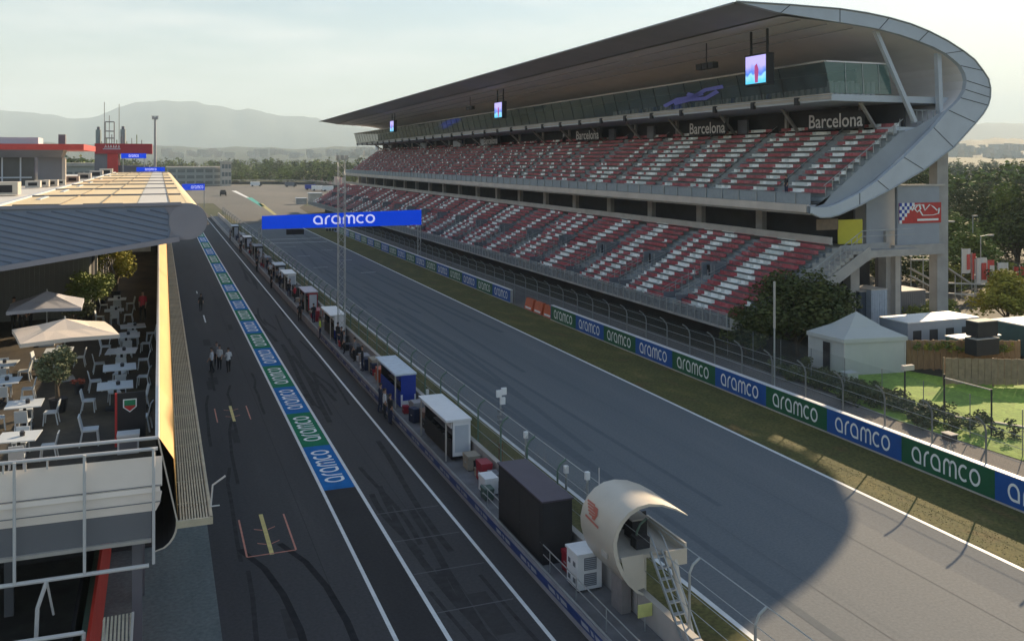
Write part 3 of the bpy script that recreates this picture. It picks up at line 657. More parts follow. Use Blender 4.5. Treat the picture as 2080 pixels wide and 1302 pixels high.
for (px, py, wv, hv, lab) in ((1535, 142, 2.8, 2.35, 'lit blue and violet screen hanging from the roof at the near end'), (1012, 224, 3.1, 2.2, 'lit screen hanging midway along the grandstand roof'), (796, 257, 3.1, 2.2, 'small lit screen hanging near the far end of the grandstand roof')):
    c = PX(px, py, 47.2); t = thing('big_screen', lab, 'screen', (47.2, c.y, c.z - hv / 2), 0, 'screens hanging from the grandstand roof')
    th = rad(-62); u = Vector((0, -1, 0)); nrm = Vector((-1, 0, 0))
    C0 = Vector((47.2, c.y, c.z)); 
    def P(a, b_, d): return C0 + u * a + Vector((0, 0, b_)) + nrm * d
    mb = MB(); a, b_ = wv / 2 + .15, hv / 2 + .15
    mb.hexa([P(-a, -b_, -.7), P(a, -b_, -.7), P(a, -b_, 0), P(-a, -b_, 0), P(-a, b_, -.7), P(a, b_, -.7), P(a, b_, 0), P(-a, b_, 0)], BLACK); mb.build('frame', t)
    mb = MB(); a, b_ = wv / 2, hv / 2; mb.poly([P(-a, -b_, .02), P(a, -b_, .02), P(a, b_, .02), P(-a, b_, .02)], SCRM); d = mb.build('display', t)
    mb = MB(); mb.poly([P(-.05, -b_ * .95, .04), P(.35, -b_ * .95, .04), P(.45, 0, .04), P(.2, .5, .04), P(-.1, .3, .04), P(-.12, -.3, .04)], mat('screen_figure', (.25, .03, .10), emit=(.35, .06, .2, .5))); mb.build('figure_picture', d)
    mb = MB(); zt = 26.05 + shz(c.y) - c.z
    for s in (-1, 1): mb.beam(P(s * wv * .4, hv / 2 + .1, -.35), P(s * wv * .4, zt, -.35), .16, .16, BLACK, up=(1, 0, 0))
    mb.beam(P(-wv * .4, (hv / 2 + zt) / 2, -.35), P(wv * .4, (hv / 2 + zt) / 2, -.35), .08, .08, BLACK); mb.build('hanger', t)
for (px, py, lab) in ((1435, 135, 'black loudspeaker cluster hanging under the roof left of the near screen'), (955, 220, 'black loudspeaker cluster hanging under the roof left of the middle screen')):
    c = PX(px, py, 48.2); t = thing('loudspeaker_cluster', lab, 'loudspeakers', tuple(c), 0, 'loudspeakers under the grandstand roof')
    mb = MB()
    for k in range(3): mb.box(c.x - .3, c.y - 1.5 + k, c.z - .28, c.x + .3, c.y - .65 + k, c.z + .28, BLACK)
    mb.build('speaker_box', t); mb = MB(); mb.tube([(c.x, c.y, c.z + .28), (c.x, c.y, 26.1 + shz(c.y))], .05, BLACK, 6); mb.build('hanger', t)

# ================================================================== TRACKSIDE
def banner_wall(name, label, ya, yb, X, first, mark=True):
    t = thing(name, label, 'banner wall', (X, ya, 0)); mb = MB(); mb.box(X + .02, ya, 0, X + .30, yb, 1.34, CONCR); mb.box(X - .02, ya, 1.34, X + .30, yb, 1.38, WHITE); mb.build('wall', t)
    mb = MB(); mb.box(X - .06, ya, .0, X - .03, yb, .07, CONCL); mb.build('foot_trim', t)
    y = ya; k = first
    while y < yb - .1:
        L = min(5.4, yb - y); mb = MB(); mb.box(X - .03, y + .005, .08, X, y + L - .005, 1.33, ABLUE if k % 2 == 0 else AGREEN); p = mb.build('banner_panel', t)
        if L > 4: mb = MB(); wordmark(mb, (X - .036, y + 4.75, .30), (0, -1, 0), (0, 0, 1), 4.0, .80, LETTW, .15); mb.build('lettering', p)
        y += L; k += 1
    return t
banner_wall('banner_wall', 'long near wall of blue and green banners beside the sunlit verge right of the track', 8.07, 78.4, 34.3, 1)
banner_wall('banner_wall', 'far wall of blue and green banners beyond the orange barrier', 89, 205, 34.3, 0)
for y in (79.6, 82.0, 84.4):
    t = thing('safety_barrier', {79.6: 'orange plastic barrier touching the near banner wall end', 82.0: 'orange plastic barrier in the middle of the gap between banner walls', 84.4: 'orange plastic barrier farthest along the gap between banner walls'}[y], 'barrier', (34.8, y, 0), 0, 'orange barriers in the banner wall gap')
    mb = MB(); mb.hexa([(34.4, y - 1, 0), (35.2, y - 1, 0), (35.2, y + 1, 0), (34.4, y + 1, 0), (34.65, y - .95, 1.1), (34.95, y - .95, 1.1), (34.95, y + .95, 1.1), (34.65, y + .95, 1.1)], ORNG); mb.build('barrier_block', t)
    mb = MB(); mb.box(34.42, y - .7, .12, 34.50, y + .7, .3, WHITE); mb.build('stripe', t)
# debris fence behind the banners
df = thing('debris_fence', 'tall wire debris fence with bent posts behind the banner walls', 'fence', (34.8, 20, 0))
y = 15.2
while y < 205:
    mb = MB(); mb.tube([(34.75, y, 0), (34.75, y, 2.75), (34.66, y, 3.05), (34.45, y, 3.3), (34.15, y, 3.5)], .045, mat('dull_post', (.17, .18, .18), .6, .15, 2), 6); mb.build('post', df); y += 3.07 if y < 150 else 6.14
for z in (1.9, 2.5, 3.05):
    mb = MB(); mb.tube([(34.78, 8, z), (34.78, 205, z)], .012, STEEL, 4); mb.build('cable', df)
mb = MB(); mb.poly([(34.80, 8, 1.38), (34.80, 205, 1.38), (34.80, 205, 3.0), (34.80, 8, 3.0)], NETM); mb.poly([(34.80, 8, 3.0), (34.80, 205, 3.0), (34.2, 205, 3.5), (34.2, 8, 3.5)], NETM); mb.build('netting', df)
# ---- pit wall
pw = thing('pit_wall', 'low pale concrete wall between pit lane stands and track', 'wall', (14.4, 10, 0))
mb = MB(); y = 8
while y < 250:
    mb.box(14.42, y, 0, 14.62, y + 2.95, 1.12, mat('pit_wall_concrete', (.42, .39, .37), .85, .15, .8)); y += 3
mb.build('wall', pw); mb = MB(); mb.box(12.95, 8, 0, 14.4, 250, .30, mat('walkway_grey', (.17, .17, .18), .8, .3, .9)); mb.build('walkway', pw)
mb = MB(); mb.box(14.40, 8, 1.121, 14.64, 250, 1.15, CONCL); mb.build('coping', pw)
pf = thing('pit_debris_fence', 'wire debris fence with thin green posts on the pit wall', 'fence', (14.6, 10, 1.1))
y = 10.5
GRN = mat('fence_green', (.10, .17, .13), .6, .1, 2)
while y < 240:
    mb = MB(); mb.tube([(14.68, y, .2), (14.68, y, 2.75), (14.80, y, 2.98), (15.05, y, 3.15)], .04, GRN if y > 26 else STEEL, 6); mb.build('post', pf); y += 3.2 if y < 120 else 6.4
for z, x in ((1.7, 14.68), (2.2, 14.68), (2.72, 14.68), (3.15, 15.05)):
    mb = MB(); mb.tube([(x, 8, z), (x, 240, z)], .02 if z > 3 else .013, STEEL, 4); mb.build('cable', pf)
mb = MB(); mb.poly([(14.70, 27.6, .3), (14.70, 240, .3), (14.70, 240, 2.8), (14.70, 27.6, 2.8)], NETL); mb.poly([(14.70, 27.6, 2.8), (14.70, 240, 2.8), (15.05, 240, 3.15), (15.05, 27.6, 3.15)], NETL); mb.build('netting', pf)
# perimeter barrier with blue advertising strip along the pit lane
pbw = thing('pit_barrier', 'low barrier with blue and white printed strip facing the pit lane', 'barrier', (12.6, 10, 0))
mb = MB(); mb.box(12.52, 8, 0, 12.60, 250, .62, mat('barrier_grey', (.30, .30, .33), .6, .15, 1.2)); mb.build('barrier_board', pbw)
mb = MB(); mb.box(12.495, 8, .22, 12.515, 76, .48, mat('strip_blue', (.02, .05, .19), .5, .1, 1)); mb.build('printed_strip', pbw)
mb = MB(); y = 9
while y < 76:
    for q in ((0, .5), (.62, .8), (.95, 1.5)): mb.poly([(12.49, y + q[0], .28 + .02), (12.49, y + q[1], .28), (12.49, y + q[1] + .1, .42), (12.49, y + q[0] + .1, .42)], mat('strip_mark', (.35, .37, .42)))
    y += 2.6
mb.build('strip_marks', pbw)
mb = MB(); mb.tube([(12.56, 8, .68), (12.56, 250, .68)], .03, STEEL, 6)
mb.tube([(13.0, 8, 1.05), (13.0, 37, 1.05)], .022, STEEL, 6); mb.tube([(13.0, 8, .7), (13.0, 37, .7)], .018, STEEL, 6)
y = 10
while y < 37: mb.tube([(13.0, y, .3), (13.0, y, 1.05)], .02, STEEL, 5); y += 2.2
mb.build('handrail', pbw)
# ---- generic box stand on the pit wall
def stand(name, label, y0, L, wallm, roofm, low=None, h=2.05, xo=12.98, group='team stands along the pit wall', open_=True):
    t = thing(name, label, 'pit stand', (13.6, y0, .3), 0, group); z = .30
    mb = MB(); mb.box(xo, y0 - .05, z + h - .1, 14.3, y0 + L, z + h, roofm); mb.build('canopy_roof', t)
    mb = MB(); mb.box(13.35, y0, z + (.8 if low else .25), 14.25, y0 + .08, z + h - .1, wallm)
    if low: mb.box(13.35, y0, z + .1, 14.25, y0 + .08, z + .8, low)
    mb.build('end_wall', t)
    mb = MB(); mb.box(13.45, y0 - .015, z + .45, 14.15, y0 - .003, z + h - .3, GREYP if not low else wallm); mb.build('end_panel', t)
    mb = MB(); mb.box(14.15, y0 + .08, z + .2, 14.25, y0 + L, z + h - .1, BLACK); mb.box(13.35, y0 + L - .1, z + .2, 14.2, y0 + L, z + h - .1, DARK); mb.build('back_wall', t)
    mb = MB()
    for yy in (y0 + .2, y0 + L - .3): mb.box(xo + .05, yy, z, xo + .12, yy + .07, z + h - .1, CONCL)
    mb.build('post', t)
    mb = MB(); mb.box(13.30, y0 + .1, z + .1, 13.36, y0 + L - .1, z + .95, BLACK if wallm is not BLUEV else BLUEV); mb.box(13.28, y0 + .1, z + h - .45, 13.34, y0 + L, z + h - .1, wallm); mb.build('front_counter', t)
    mb = MB(); mb.box(13.7, y0 + .4, z + .9, 14.1, y0 + L - .4, z + .95, GREYD)
    k = y0 + .5
    while k < y0 + L - 1: mb.box(14.0, k, z + 1.1, 14.08, k + .55, z + 1.5, mat('monitor', (.03, .05, .07), .3)); k += .75
    for k in range(int(L / .9)): mb.tube([(13.5, y0 + .7 + k * .9, z), (13.5, y0 + .7 + k * .9, z + .75)], .03, STEEL, 5); mb.box(13.35, y0 + .52 + k * .9, z + .75, 13.68, y0 + .88 + k * .9, z + .82, BLACK)
    mb.build('console', t); return t
stand('pit_stand', 'white roofed pit stand with tall grey end panel, nearest of the white ones', 42.4, 5.0, WHITE, WHITE)
stand('pit_stand', 'blue pit stand with pale roof, behind the white one', 52.6, 5.2, BLUEV, mat('pale_blue_roof', (.60, .68, .76)), low=WHITE)
stand('pit_stand', 'white and blue rounded pit stand beside the lattice mast', 74.6, 4.6, WHITE, WHITE, low=BLUEV)
stand('pit_stand', 'pit stand with pale roof and dark red sides beyond the mast', 88.5, 4.0, REDDK, mat('roof_lilac', (.55, .52, .58)))
stand('pit_stand', 'pit stand with white hooked end wall just beyond the red one', 103.5, 4, WHITE, WHITE)
stand('pit_stand', 'small dark pit stand with grey roof before the overhead blue sign', 112.5, 3.2, BLACK, GREYP)
stand('pit_stand', 'dark pit stand with dark roof behind the overhead blue sign legs', 138, 4, BLACK, GREYD)
stand('pit_stand', 'far pit stand with bright white roof', 155, 3.6, BLACK, WHITE)
stand('pit_stand', 'farthest pit stand, a grey roof near the pit exit', 182, 4, BLACK, GREYP)
# black cabin
t = thing('black_cabin', 'big matt black box cabin on the pit wall next to the curved rostrum', 'cabin', (13.6, 30.2, .3))
mb = MB(); mb.box(12.98, 30.4, .3, 14.15, 35.0, 2.56, BLACK); mb.build('body', t)
mb = MB(); mb.box(12.93, 30.35, 2.56, 14.2, 35.05, 2.62, mat('plum_roof', (.075, .060, .082), .6, .1, 1)); mb.build('roof', t)
mb = MB(); mb.box(12.972, 30.7, .5, 12.979, 32.6, 2.4, mat('black_b', (.030, .029, .032))); mb.box(12.972, 32.7, .5, 12.979, 34.8, 2.4, MATS['black_b']); mb.build('side_panel', t)
# air conditioning cabinet
t = thing('cooling_unit', 'white cooling cabinet with two square grilles below the curved rostrum', 'cooling unit', (13.8, 28.1, .3))
mb = MB(); mb.box(13.25, 28.0, .38, 14.15, 28.9, 1.55, WHITE); mb.build('body', t)
mb = MB(); mb.box(13.2, 27.95, 1.55, 14.2, 28.95, 1.62, WHITE); mb.build('lid', t)
for z in (.50, 1.04):
    mb = MB(); mb.box(13.48, 27.985, z, 13.95, 27.998, z + .42, GREYD)
    for k in range(6): mb.box(13.5, 27.975, z + .04 + k * .065, 13.93, 27.985, z + .055 + k * .065, GREYP)
    mb.build('grille', t)
mb = MB()
for y in (28.2, 28.6):
    for z in (.55, 1.1): mb.box(13.238, y, z, 13.248, y + .18, z + .16, GREYD)
mb.build('vent', t); mb = MB(); mb.box(13.3, 28.05, .30, 13.42, 28.8, .38, BLACK); mb.box(13.98, 28.05, .3, 14.1, 28.8, .38, BLACK); mb.build('foot', t)
# ---- starter's rostrum with curved shell
t = thing('starter_rostrum', "cream curved shell rostrum with ladder standing over the pit wall", 'rostrum', (14.6, 26.8, 0))
prof = [(16.05, 3.45), (15.6, 3.72), (15.1, 3.93), (14.6, 4.02), (14.2, 3.98), (13.85, 3.83), (13.58, 3.58), (13.40, 3.28), (13.32, 2.95), (13.34, 2.6), (13.44, 2.25), (13.60, 1.9), (13.85, 1.55), (14.15, 1.25), (14.4, 1.12)]
n = len(prof); Ya, Yb = 25.55, 27.95
def thick(i): return .03 + .10 * min(1, i / 5) * min(1, (n - 1 - i) / 3 + .3)
inn = []
for i, p in enumerate(prof):
    a = Vector(prof[max(0, i - 1)]); b = Vector(prof[min(n - 1, i + 1)]); d = (b - a).normalized(); inn.append((p[0] - d.y * thick(i), p[1] + d.x * thick(i)))
inn = [(p[0] + (q[0] - p[0]) * (1 if q[0] > p[0] or True else 1), q[1]) for p, q in zip(prof, inn)]
cen = Vector((14.7, 2.9)); inn = [tuple(Vector(p) + (cen - Vector(p)).normalized() * thick(i)) for i, p in enumerate(prof)]
mb = MB()
rows = [[(p[0] + .0, y, p[1]) for p in prof] for y in (Ya, Ya + .9, Ya + 1.8, Yb)]; mb.loft(rows, CREAM)
mb.loft([[(p[0], y, p[1]) for p in inn] for y in (Ya, Yb)], mat('shaded_shell_lining', (.16, .16, .165), .7))  # dark inner covering, its colour darkened further for the shade inside the shell
for y in (Ya, Yb): mb.loft([[(p[0], y, p[1]) for p in prof], [(p[0], y, p[1]) for p in inn]], CREAM)
mb.build('shell', t, smooth=True)
# red emblem on the shell's flank (a generic red device)
mb = MB()
def shellpt(s, y, off=.02):
    f_ = s * (n - 1); i = min(n - 2, int(f_)); q = f_ - i; p = Vector(prof[i]).lerp(Vector(prof[i + 1]), q); o_ = (p - cen).normalized() * off; return (p.x + o_.x, y, p.y + o_.y)
def decal(poly, m):
    mb.poly([shellpt(s, y) for s, y in poly], m)
RL_ = mat('emblem_red_shell', (.50, .15, .11), .5, .05, 2)
for k in range(5): 
    s0 = .44 + k * .016; decal([(s0, 27.8 - k * .10), (s0 + .012, 27.8 - k * .10), (s0 + .012, 27.25 - k * .08), (s0, 27.25 - k * .08)], RL_)
decal([(.45, 27.3), (.53, 27.15), (.53, 26.95), (.49, 26.85), (.45, 27.0)], RL_)
decal([(.53, 27.6), (.545, 27.6), (.56, 26.6), (.545, 26.6)], RL_)
mb.build('red_emblem', t)
mb = MB(); q_ = shellpt(.70, 26.3, .03); mb.box(q_[0] - .03, 26.1, q_[2] - .08, q_[0] + .02, 26.5, q_[2] + .08, CONCL); mb.tube([(14.0, 27.9, 3.9), (14.0, 27.9, 4.5)], .015, WTUBE, 5); mb.build('fitting', t)
mb = MB(); mb.box(13.65, Ya + .25, 2.18, 15.9, Yb, 2.30, CREAM); mb.box(15.86, Ya - .1, 2.0, 15.93, Yb, 2.62, CREAM); mb.box(15.15, Ya - .12, 1.95, 15.93, Ya - .04, 2.45, CREAM)
mb.poly([(13.62, Ya + .06, 2.42), (14.45, Ya + .06, 2.42), (14.5, Ya + .06, 1.35), (14.2, Ya + .06, 1.3), (13.75, Ya + .06, 1.85)], CREAM); mb.build('platform', t)
mb = MB(); mb.box(14.2, 27.6, 2.3, 14.6, 28.1, 3.0, BLACK); mb.box(14.15, 27.55, 3.0, 14.65, 28.15, 3.05, CONCL); mb.box(14.75, 26.9, 2.3, 15.3, 27.5, 2.95, BLACK); mb.box(14.7, 26.85, 2.95, 15.35, 27.55, 3.0, CONCL); mb.box(14.5, 26.2, 2.3, 15.0, 26.6, 2.65, DARK)
mb.box(13.7, Yb - .1, 2.3, 15.8, Yb - .05, 2.8, DARK); mb.build('desk', t)
for s in (14.62, 15.02):
    mb = MB(); mb.beam((s, 25.5, 2.5), (s - .35, 22.2, .1), .05, .10, STEEL); mb.build('ladder_rail', t)
    mb = MB(); mb.tube([(s - .04, 25.6, 3.1), (s - .04, 25.35, 3.0), (s - .42, 22.3, .9), (s - .42, 22.2, .3)], .025, STEEL, 6); mb.build('handrail', t)
for k in range(11):
    q = (k + .5) / 11; mb = MB(); mb.beam((14.62 - .35 * q, 25.5 - 3.3 * q, 2.5 - 2.4 * q), (15.02 - .35 * q, 25.5 - 3.3 * q, 2.5 - 2.4 * q), .16, .03, STEEL); mb.build('tread', t)
mb = MB(); mb.box(13.95, 26.2, .3, 14.3, 26.9, 1.5, mat('rostrum_post', (.24, .22, .22))); mb.build('support', t); mb = MB(); mb.tube([(15.5, Ya, 2.1), (15.35, Ya - .6, 1.4), (15.25, Ya - 1.9, .0)], [.14, .10, .05], CREAM, 8); mb.build('support', t); mb = MB(); mb.tube([(15.7, 27.8, 2.2), (15.7, 27.8, 0)], .07, CREAM, 8); mb.build('support', t)
t = thing('yellow_board', 'small pale yellow board on the walkway under the rostrum', 'board', (14.1, 24.9, .3))
mb = MB(); mb.box(13.9, 25.0, .75, 14.4, 25.03, 1.15, mat('pale_yellow', (.62, .62, .22))); mb.build('board', t); mb = MB(); mb.tube([(14.15, 25.02, .3), (14.15, 25.02, .75)], .02, STEEL, 5); mb.build('stem', t)
# ---- sundry cases and chairs on the walkway
def case(x, y, sx, sy, sz, m, label, cat='equipment case', name='equipment_case', z0=.3):
    t = thing(name, label, cat, (x, y, z0)); mb = MB(); mb.box(x - sx, y - sy, z0 + .04, x + sx, y + sy, z0 + sz * .8, m); mb.build('body', t)
    mb = MB(); mb.box(x - sx - .02, y - sy - .02, z0 + sz * .8, x + sx + .02, y + sy + .02, z0 + sz, m); mb.build('lid', t)
    mb = MB()
    for a in (-1, 1):
        for b in (-1, 1): mb.box(x + a * sx * .8 - .03, y + b * sy * .8 - .03, z0, x + a * sx * .8 + .03, y + b * sy * .8 + .03, z0 + .04, BLACK)
    mb.box(x - sx - .015, y - .1, z0 + sz * .45, x - sx, y + .1, z0 + sz * .52, STEEL); mb.build('castor', t); return t
case(13.6, 38.0, .30, .45, .75, WHITE, 'white equipment case just beyond the black cabin')
case(13.9, 39.4, .25, .4, .9, REDDK, 'dark red case between the black cabin and the white stand')
case(13.3, 37.3, .2, .3, .5, mat('green_case', (.08, .13, .11)), 'dull green case at the foot of the black cabin')
case(13.9, 41.2, .3, .4, .7, mat('beige_case', (.33, .29, .23)), 'beige case behind the end wall of the white stand')
case(13.7, 29.6, .2, .3, .75, REDDK, 'dark red case between cooling cabinet and black cabin')
case(13.9, 49.0, .3, .5, .8, mat('brown_case', (.18, .10, .07)), 'brown case between the white and the blue stands')
case(13.8, 50.6, .3, .4, .9, mat('grey_case', (.30, .30, .32)), 'pale grey case beside the blue stand')
case(13.8, 59.6, .3, .5, .9, ORNG, 'orange case beyond the blue stand')
case(13.9, 62.2, .3, .6, 1.0, MATS['beige_case'], 'beige case second beyond the blue stand')
case(13.7, 64.6, .3, .6, .8, MATS['grey_case'], 'grey case third beyond the blue stand')
case(13.6, 67.0, .3, .6, 1.0, BLACK, 'black case near the lattice mast')
case(13.6, 84.5, .3, 1.0, 1.0, REDDK, 'dark red case run beyond the white and blue stand')
case(13.8, 99, .4, 1.2, 1.2, BLACK, 'black case run between two far pit stands')
case(13.8, 121, .4, 1.4, 1.3, BLACK, 'long black case before the overhead sign')
case(13.8, 128, .4, 1.4, 1.5, GREYD, 'grey case pile before the overhead sign')
case(13.8, 148, .4, 2, 1.5, BLACK, 'black case pile beyond the overhead sign')
case(13.8, 168, .4, 3, 1.6, GREYD, 'grey case pile near the pit exit')
# ---- lattice mast
lm = thing('lattice_mast', 'tall thin lattice mast with lamps on top beside the pit wall', 'mast', (13.6, 75.4, 0))
mx0, my0 = 13.75, 73.6; r = .27; TOP = 15.0
MST = mat('mast_steel', (.42, .43, .42), .5, .1, 2)
mb = MB()
for a in (-1, 1):
    for b in (-1, 1): mb.tube([(mx0 + a * r, my0 + b * r, .3), (mx0 + a * r, my0 + b * r, TOP)], .028, MST, 5)
mb.build('leg', lm); mb = MB(); z = .4; k = 0
while z < TOP - .6:
    for (a, b, c, d) in ((-1, -1, 1, -1), (1, -1, 1, 1), (1, 1, -1, 1), (-1, 1, -1, -1)):
        if k % 2: a, b, c, d = c, d, a, b
        mb.tube([(mx0 + a * r, my0 + b * r, z), (mx0 + c * r, my0 + d * r, z + .6)], .014, MST, 4, caps=False)
    z += .6; k += 1
mb.build('bracing', lm); mb = MB(); mb.box(mx0 - .5, my0 - .3, TOP, mx0 + .5, my0 + .3, TOP + .06, STEEL)
for a in (-.35, 0, .35): mb.box(mx0 + a - .12, my0 - .35, TOP + .06, mx0 + a + .12, my0 - .1, TOP + .36, CONCL)
mb.build('lamp', lm)
# ---- overhead gantry sign
gt = thing('overhead_sign', 'wide bright blue sign spanning the track on two steel legs', 'gantry', (25, 134, 0))
A = PX(532, 466, 14.9); B = PY(856, 457, A.y - 6.5)
hA = 26.5 / 1850 * (A.x * _s + A.y * _c); hB = 30.5 / 1850 * (B.x * _s + B.y * _c)
d_ = (B - A); nrm = Vector((d_.y, -d_.x, 0)).normalized()
mb = MB(); T = nrm * -.45
mb.hexa([A, B, B + T, A + T, A + Vector((0, 0, hA)), B + Vector((0, 0, hB)), B + T + Vector((0, 0, hB)), A + T + Vector((0, 0, hA))], SIGNB); sb = mb.build('sign_board', gt)
mb = MB(); f0, f1 = .318, .705; O = A + d_ * f0 + Vector((0, 0, hA * .19 + .12)) + nrm * .03; U = (d_ * (f1 - f0)) / WORDW; mb.strokes(WORD, .18, O, U, Vector((0, 0, hA * .68)), LETTS); mb.build('lettering', sb)
for P_, off in ((A, -.3), (B, -.35)):
    mb = MB(); q = P_ + d_.normalized() * off + T * .5
    for e in (-.22, .22): mb.box(q.x + e - .07, q.y - .07, 0, q.x + e + .07, q.y + .07, P_.z + .2, STEEL)
    for k in range(5): mb.beam((q.x - .22, q.y, k * 1.0), (q.x + .22, q.y, k * 1.0 + .9), .05, .05, STEEL)
    mb.build('leg', gt)
C1 = A + d_ * .205; mb = MB(); mb.box(C1.x - 1.35, C1.y - .2, C1.z - .95, C1.x + 1.35, C1.y + .1, C1.z - .12, BLACK); mb.build('start_light_panel', gt)
C2 = A + d_ * .43; mb = MB(); mb.box(C2.x - .9, C2.y - .3, C2.z - .15, C2.x + .9, C2.y + .2, C2.z - .02, CONCL)
for k in range(4): mb.box(C2.x - .8 + k * .45, C2.y - .25, C2.z - .55, C2.x - .55 + k * .45, C2.y, C2.z - .15, BLACK)
mb.build('lamp_tray', gt)
# second gantry at pit exit
a = PY(370, 387, 300); b = PY(416, 387, 300); mb = MB(); mb.box(a.x, 300, a.z, b.x, 300.5, a.z + 1.95, SIGNB); t = thing('pit_exit_sign', 'small blue sign over the pit exit beyond the roof edge', 'sign', (a.x, 300, 0))
mb.build('sign_board', t); mb = MB(); wordmark(mb, (a.x + 2.6, 299.95, a.z + .5), (1, 0, 0), (0, 0, 1), 3.6, .9, LETTS); mb.build('lettering', t)
mb = MB(); mb.box(a.x + .1, 300.1, 0, a.x + .3, 300.3, a.z, STEEL); mb.box(b.x - .3, 300.1, 0, b.x - .1, 300.3, a.z, STEEL); mb.build('leg', t)
# signal poles on the infield verge
def boxpole(x, y, h, label, big=True):
    t = thing('antenna_pole', label, 'pole', (x, y, 0)); mb = MB(); mb.tube([(x, y, 0), (x, y, h)], .045, STEEL, 6); mb.build('pole', t)
    if big:
        mb = MB(); 
        for dx, dz in ((-.24, -.05), (-.05, -.42), (.02, .05)): mb.box(x + dx, y - .12, h + dz - .2, x + dx + .26, y, h + dz + .14, WHITE)
        mb.build('antenna_box', t)
        mb = MB(); mb.box(x - .09, y - .08, 0, x + .09, y + .08, 1.0, mat('rust_orange', (.20, .10, .04))); mb.build('base', t)
        mb = MB()
        for dz in (.9, 1.2, 1.45): mb.box(x - .16, y - .05, h - dz - .1, x + .14, y + .05, h - dz + .05, GREYD)
        mb.build('junction_box', t)
    else:
        mb = MB(); mb.box(x - .08, y - .08, h, x + .08, y + .08, h + .28, WHITE); mb.build('antenna_box', t)
    return t
boxpole(15.75, 42.2, 3.55, 'pole with three white antenna boxes on top standing on the infield grass')
for px, py, lab in ((1068, 885, 'short pole with one white box, right of the three-box pole'), (952, 880, 'short pole with white box behind the white stand'), (1150, 955, 'short pole with white camera box near the black cabin'), (1193, 968, 'thin pole with small dish beside the rostrum shell'), (868, 797, 'small pole with white cap behind the white stand roof')):
    p = PX(px, py, 14.9); boxpole(14.9, p.y, p.z - .1, lab, False)
t = thing('lamp_bracket', 'white lamp bracket leaning out from the terrace canopy edge', 'lamp bracket', (1.4, 27.6, 4.7)); mb = MB(); a = PY(428, 1028, 27.9); b = PY(432, 985, 27.9); c = PY(458, 966, 27.9)
mb.tube([a, b, c], .03, WTUBE, 6); mb.build('arm', t); mb = MB(); mb.tube([a, a + Vector((.25, 0, 0))], .02, WTUBE, 5); mb.build('bracket', t)

# ================================================================== PEOPLE
SHIRTS = {}
def person(label, loc, rz, shirt, trousers, pose='stand', hair=HAIR, group=None, cap=None, shoes=BLACK):
    """one continuous skinned body; colours by height on the body's own skeleton"""
    t = thing('person', label, 'person', loc, rz, group)
    sw = {'stand': 0, 'walk': .16, 'arms': .05}[pose]; ar = {'stand': .04, 'walk': .14, 'arms': .22}[pose]
    V = [(0, 0, .93, .125), (0, 0, 1.12, .125), (0, .0, 1.33, .145), (0, 0, 1.46, .075), (0, .01, 1.54, .05), (0, .02, 1.62, .085), (0, .02, 1.70, .082)]
    Ed = [(0, 1), (1, 2), (2, 3), (3, 4), (4, 5), (5, 6)]
    for s in (-1, 1):
        b = len(V); V += [(s * .17, 0, 1.40, .062), (s * .21, -s * ar * .3, 1.14, .046), (s * .21, s * -ar + .06, .90, .034), (s * .205, s * -ar + .10, .83, .036), (s * .20, s * -ar + .12, .77, .022)]
        Ed += [(2, b), (b, b + 1), (b + 1, b + 2), (b + 2, b + 3), (b + 3, b + 4)]
        b = len(V); V += [(s * .095, 0, .84, .098), (s * .10, s * sw * .55, .48, .068), (s * .10, s * sw - (.06 if sw else 0), .10, .045), (s * .10, s * sw + .10, .045, .042)]
        Ed += [(0, b), (b, b + 1), (b + 1, b + 2), (b + 2, b + 3)]
    if pose == 'arms':      # forearms bent forward
        for b in (7, 16): 
            if b + 2 < len(V): V[b + 2] = (V[b + 1][0], .20, 1.16, .034); V[b + 3] = (V[b + 1][0] * .8, .28, 1.19, .034); V[b + 4] = (V[b + 1][0] * .7, .33, 1.2, .022)
    me = bpy.data.meshes.new('body'); me.from_pydata([v[:3] for v in V], Ed, []); o = bpy.data.objects.new('body', me); COL.objects.link(o)
    sk = o.modifiers.new('s', 'SKIN'); 
    for i, v in enumerate(V): me.skin_vertices[0].data[i].radius = (v[3], v[3] * (.8 if v[2] > .85 and i < 3 else 1))
    me.skin_vertices[0].data[0].use_root = True; ss = o.modifiers.new('u', 'SUBSURF'); ss.levels = 1; ss.render_levels = 1
    dg = bpy.context.evaluated_depsgraph_get(); dg.update(); m2 = bpy.data.meshes.new_from_object(o.evaluated_get(dg)); bpy.data.objects.remove(o)
    m2.materials.clear()
    for m in (SKIN, shirt, trousers, shoes): m2.materials.append(m)
    for p in m2.polygons:
        c = p.center; z = c.z; k = 0
        if z < .10: k = 3
        elif z < .92 and abs(c.x) < .185: k = 2
        elif z < 1.47 and not (abs(c.x) > .15 and z < 1.12 and pose != 'arms') and not (pose == 'arms' and c.y > .12): k = 1
        p.material_index = k; p.use_smooth = True
    b = bpy.data.objects.new('body', m2); COL.objects.link(b); b.parent = t
    mb = MB(); rows = []
    for i in range(5):
        a = i / 4 * 1.45; rows.append([(.098 * math.sin(a) * math.cos(q), .012 + .105 * math.sin(a) * math.sin(q), 1.685 + .105 * math.cos(a) - (.05 if math.sin(q) < -.2 and i == 4 else 0)) for q in [2 * math.pi * j / 10 for j in range(10)]])
    mb.loft(rows, cap or hair, closed=True); local(mb, 'hair' if not cap else 'cap', t, True)
    mb = MB(); mb.poly([(-.012, .112, 1.63), (.012, .112, 1.63), (0, .125, 1.60)], SKIN)
    for s in (-1, 1): mb.box(s * .035 - .012, .098, 1.645, s * .035 + .012, .104, 1.66, BLACK)
    mb.box(-.022, .096, 1.575, .022, .102, 1.583, REDDK); local(mb, 'face', t)
    return t
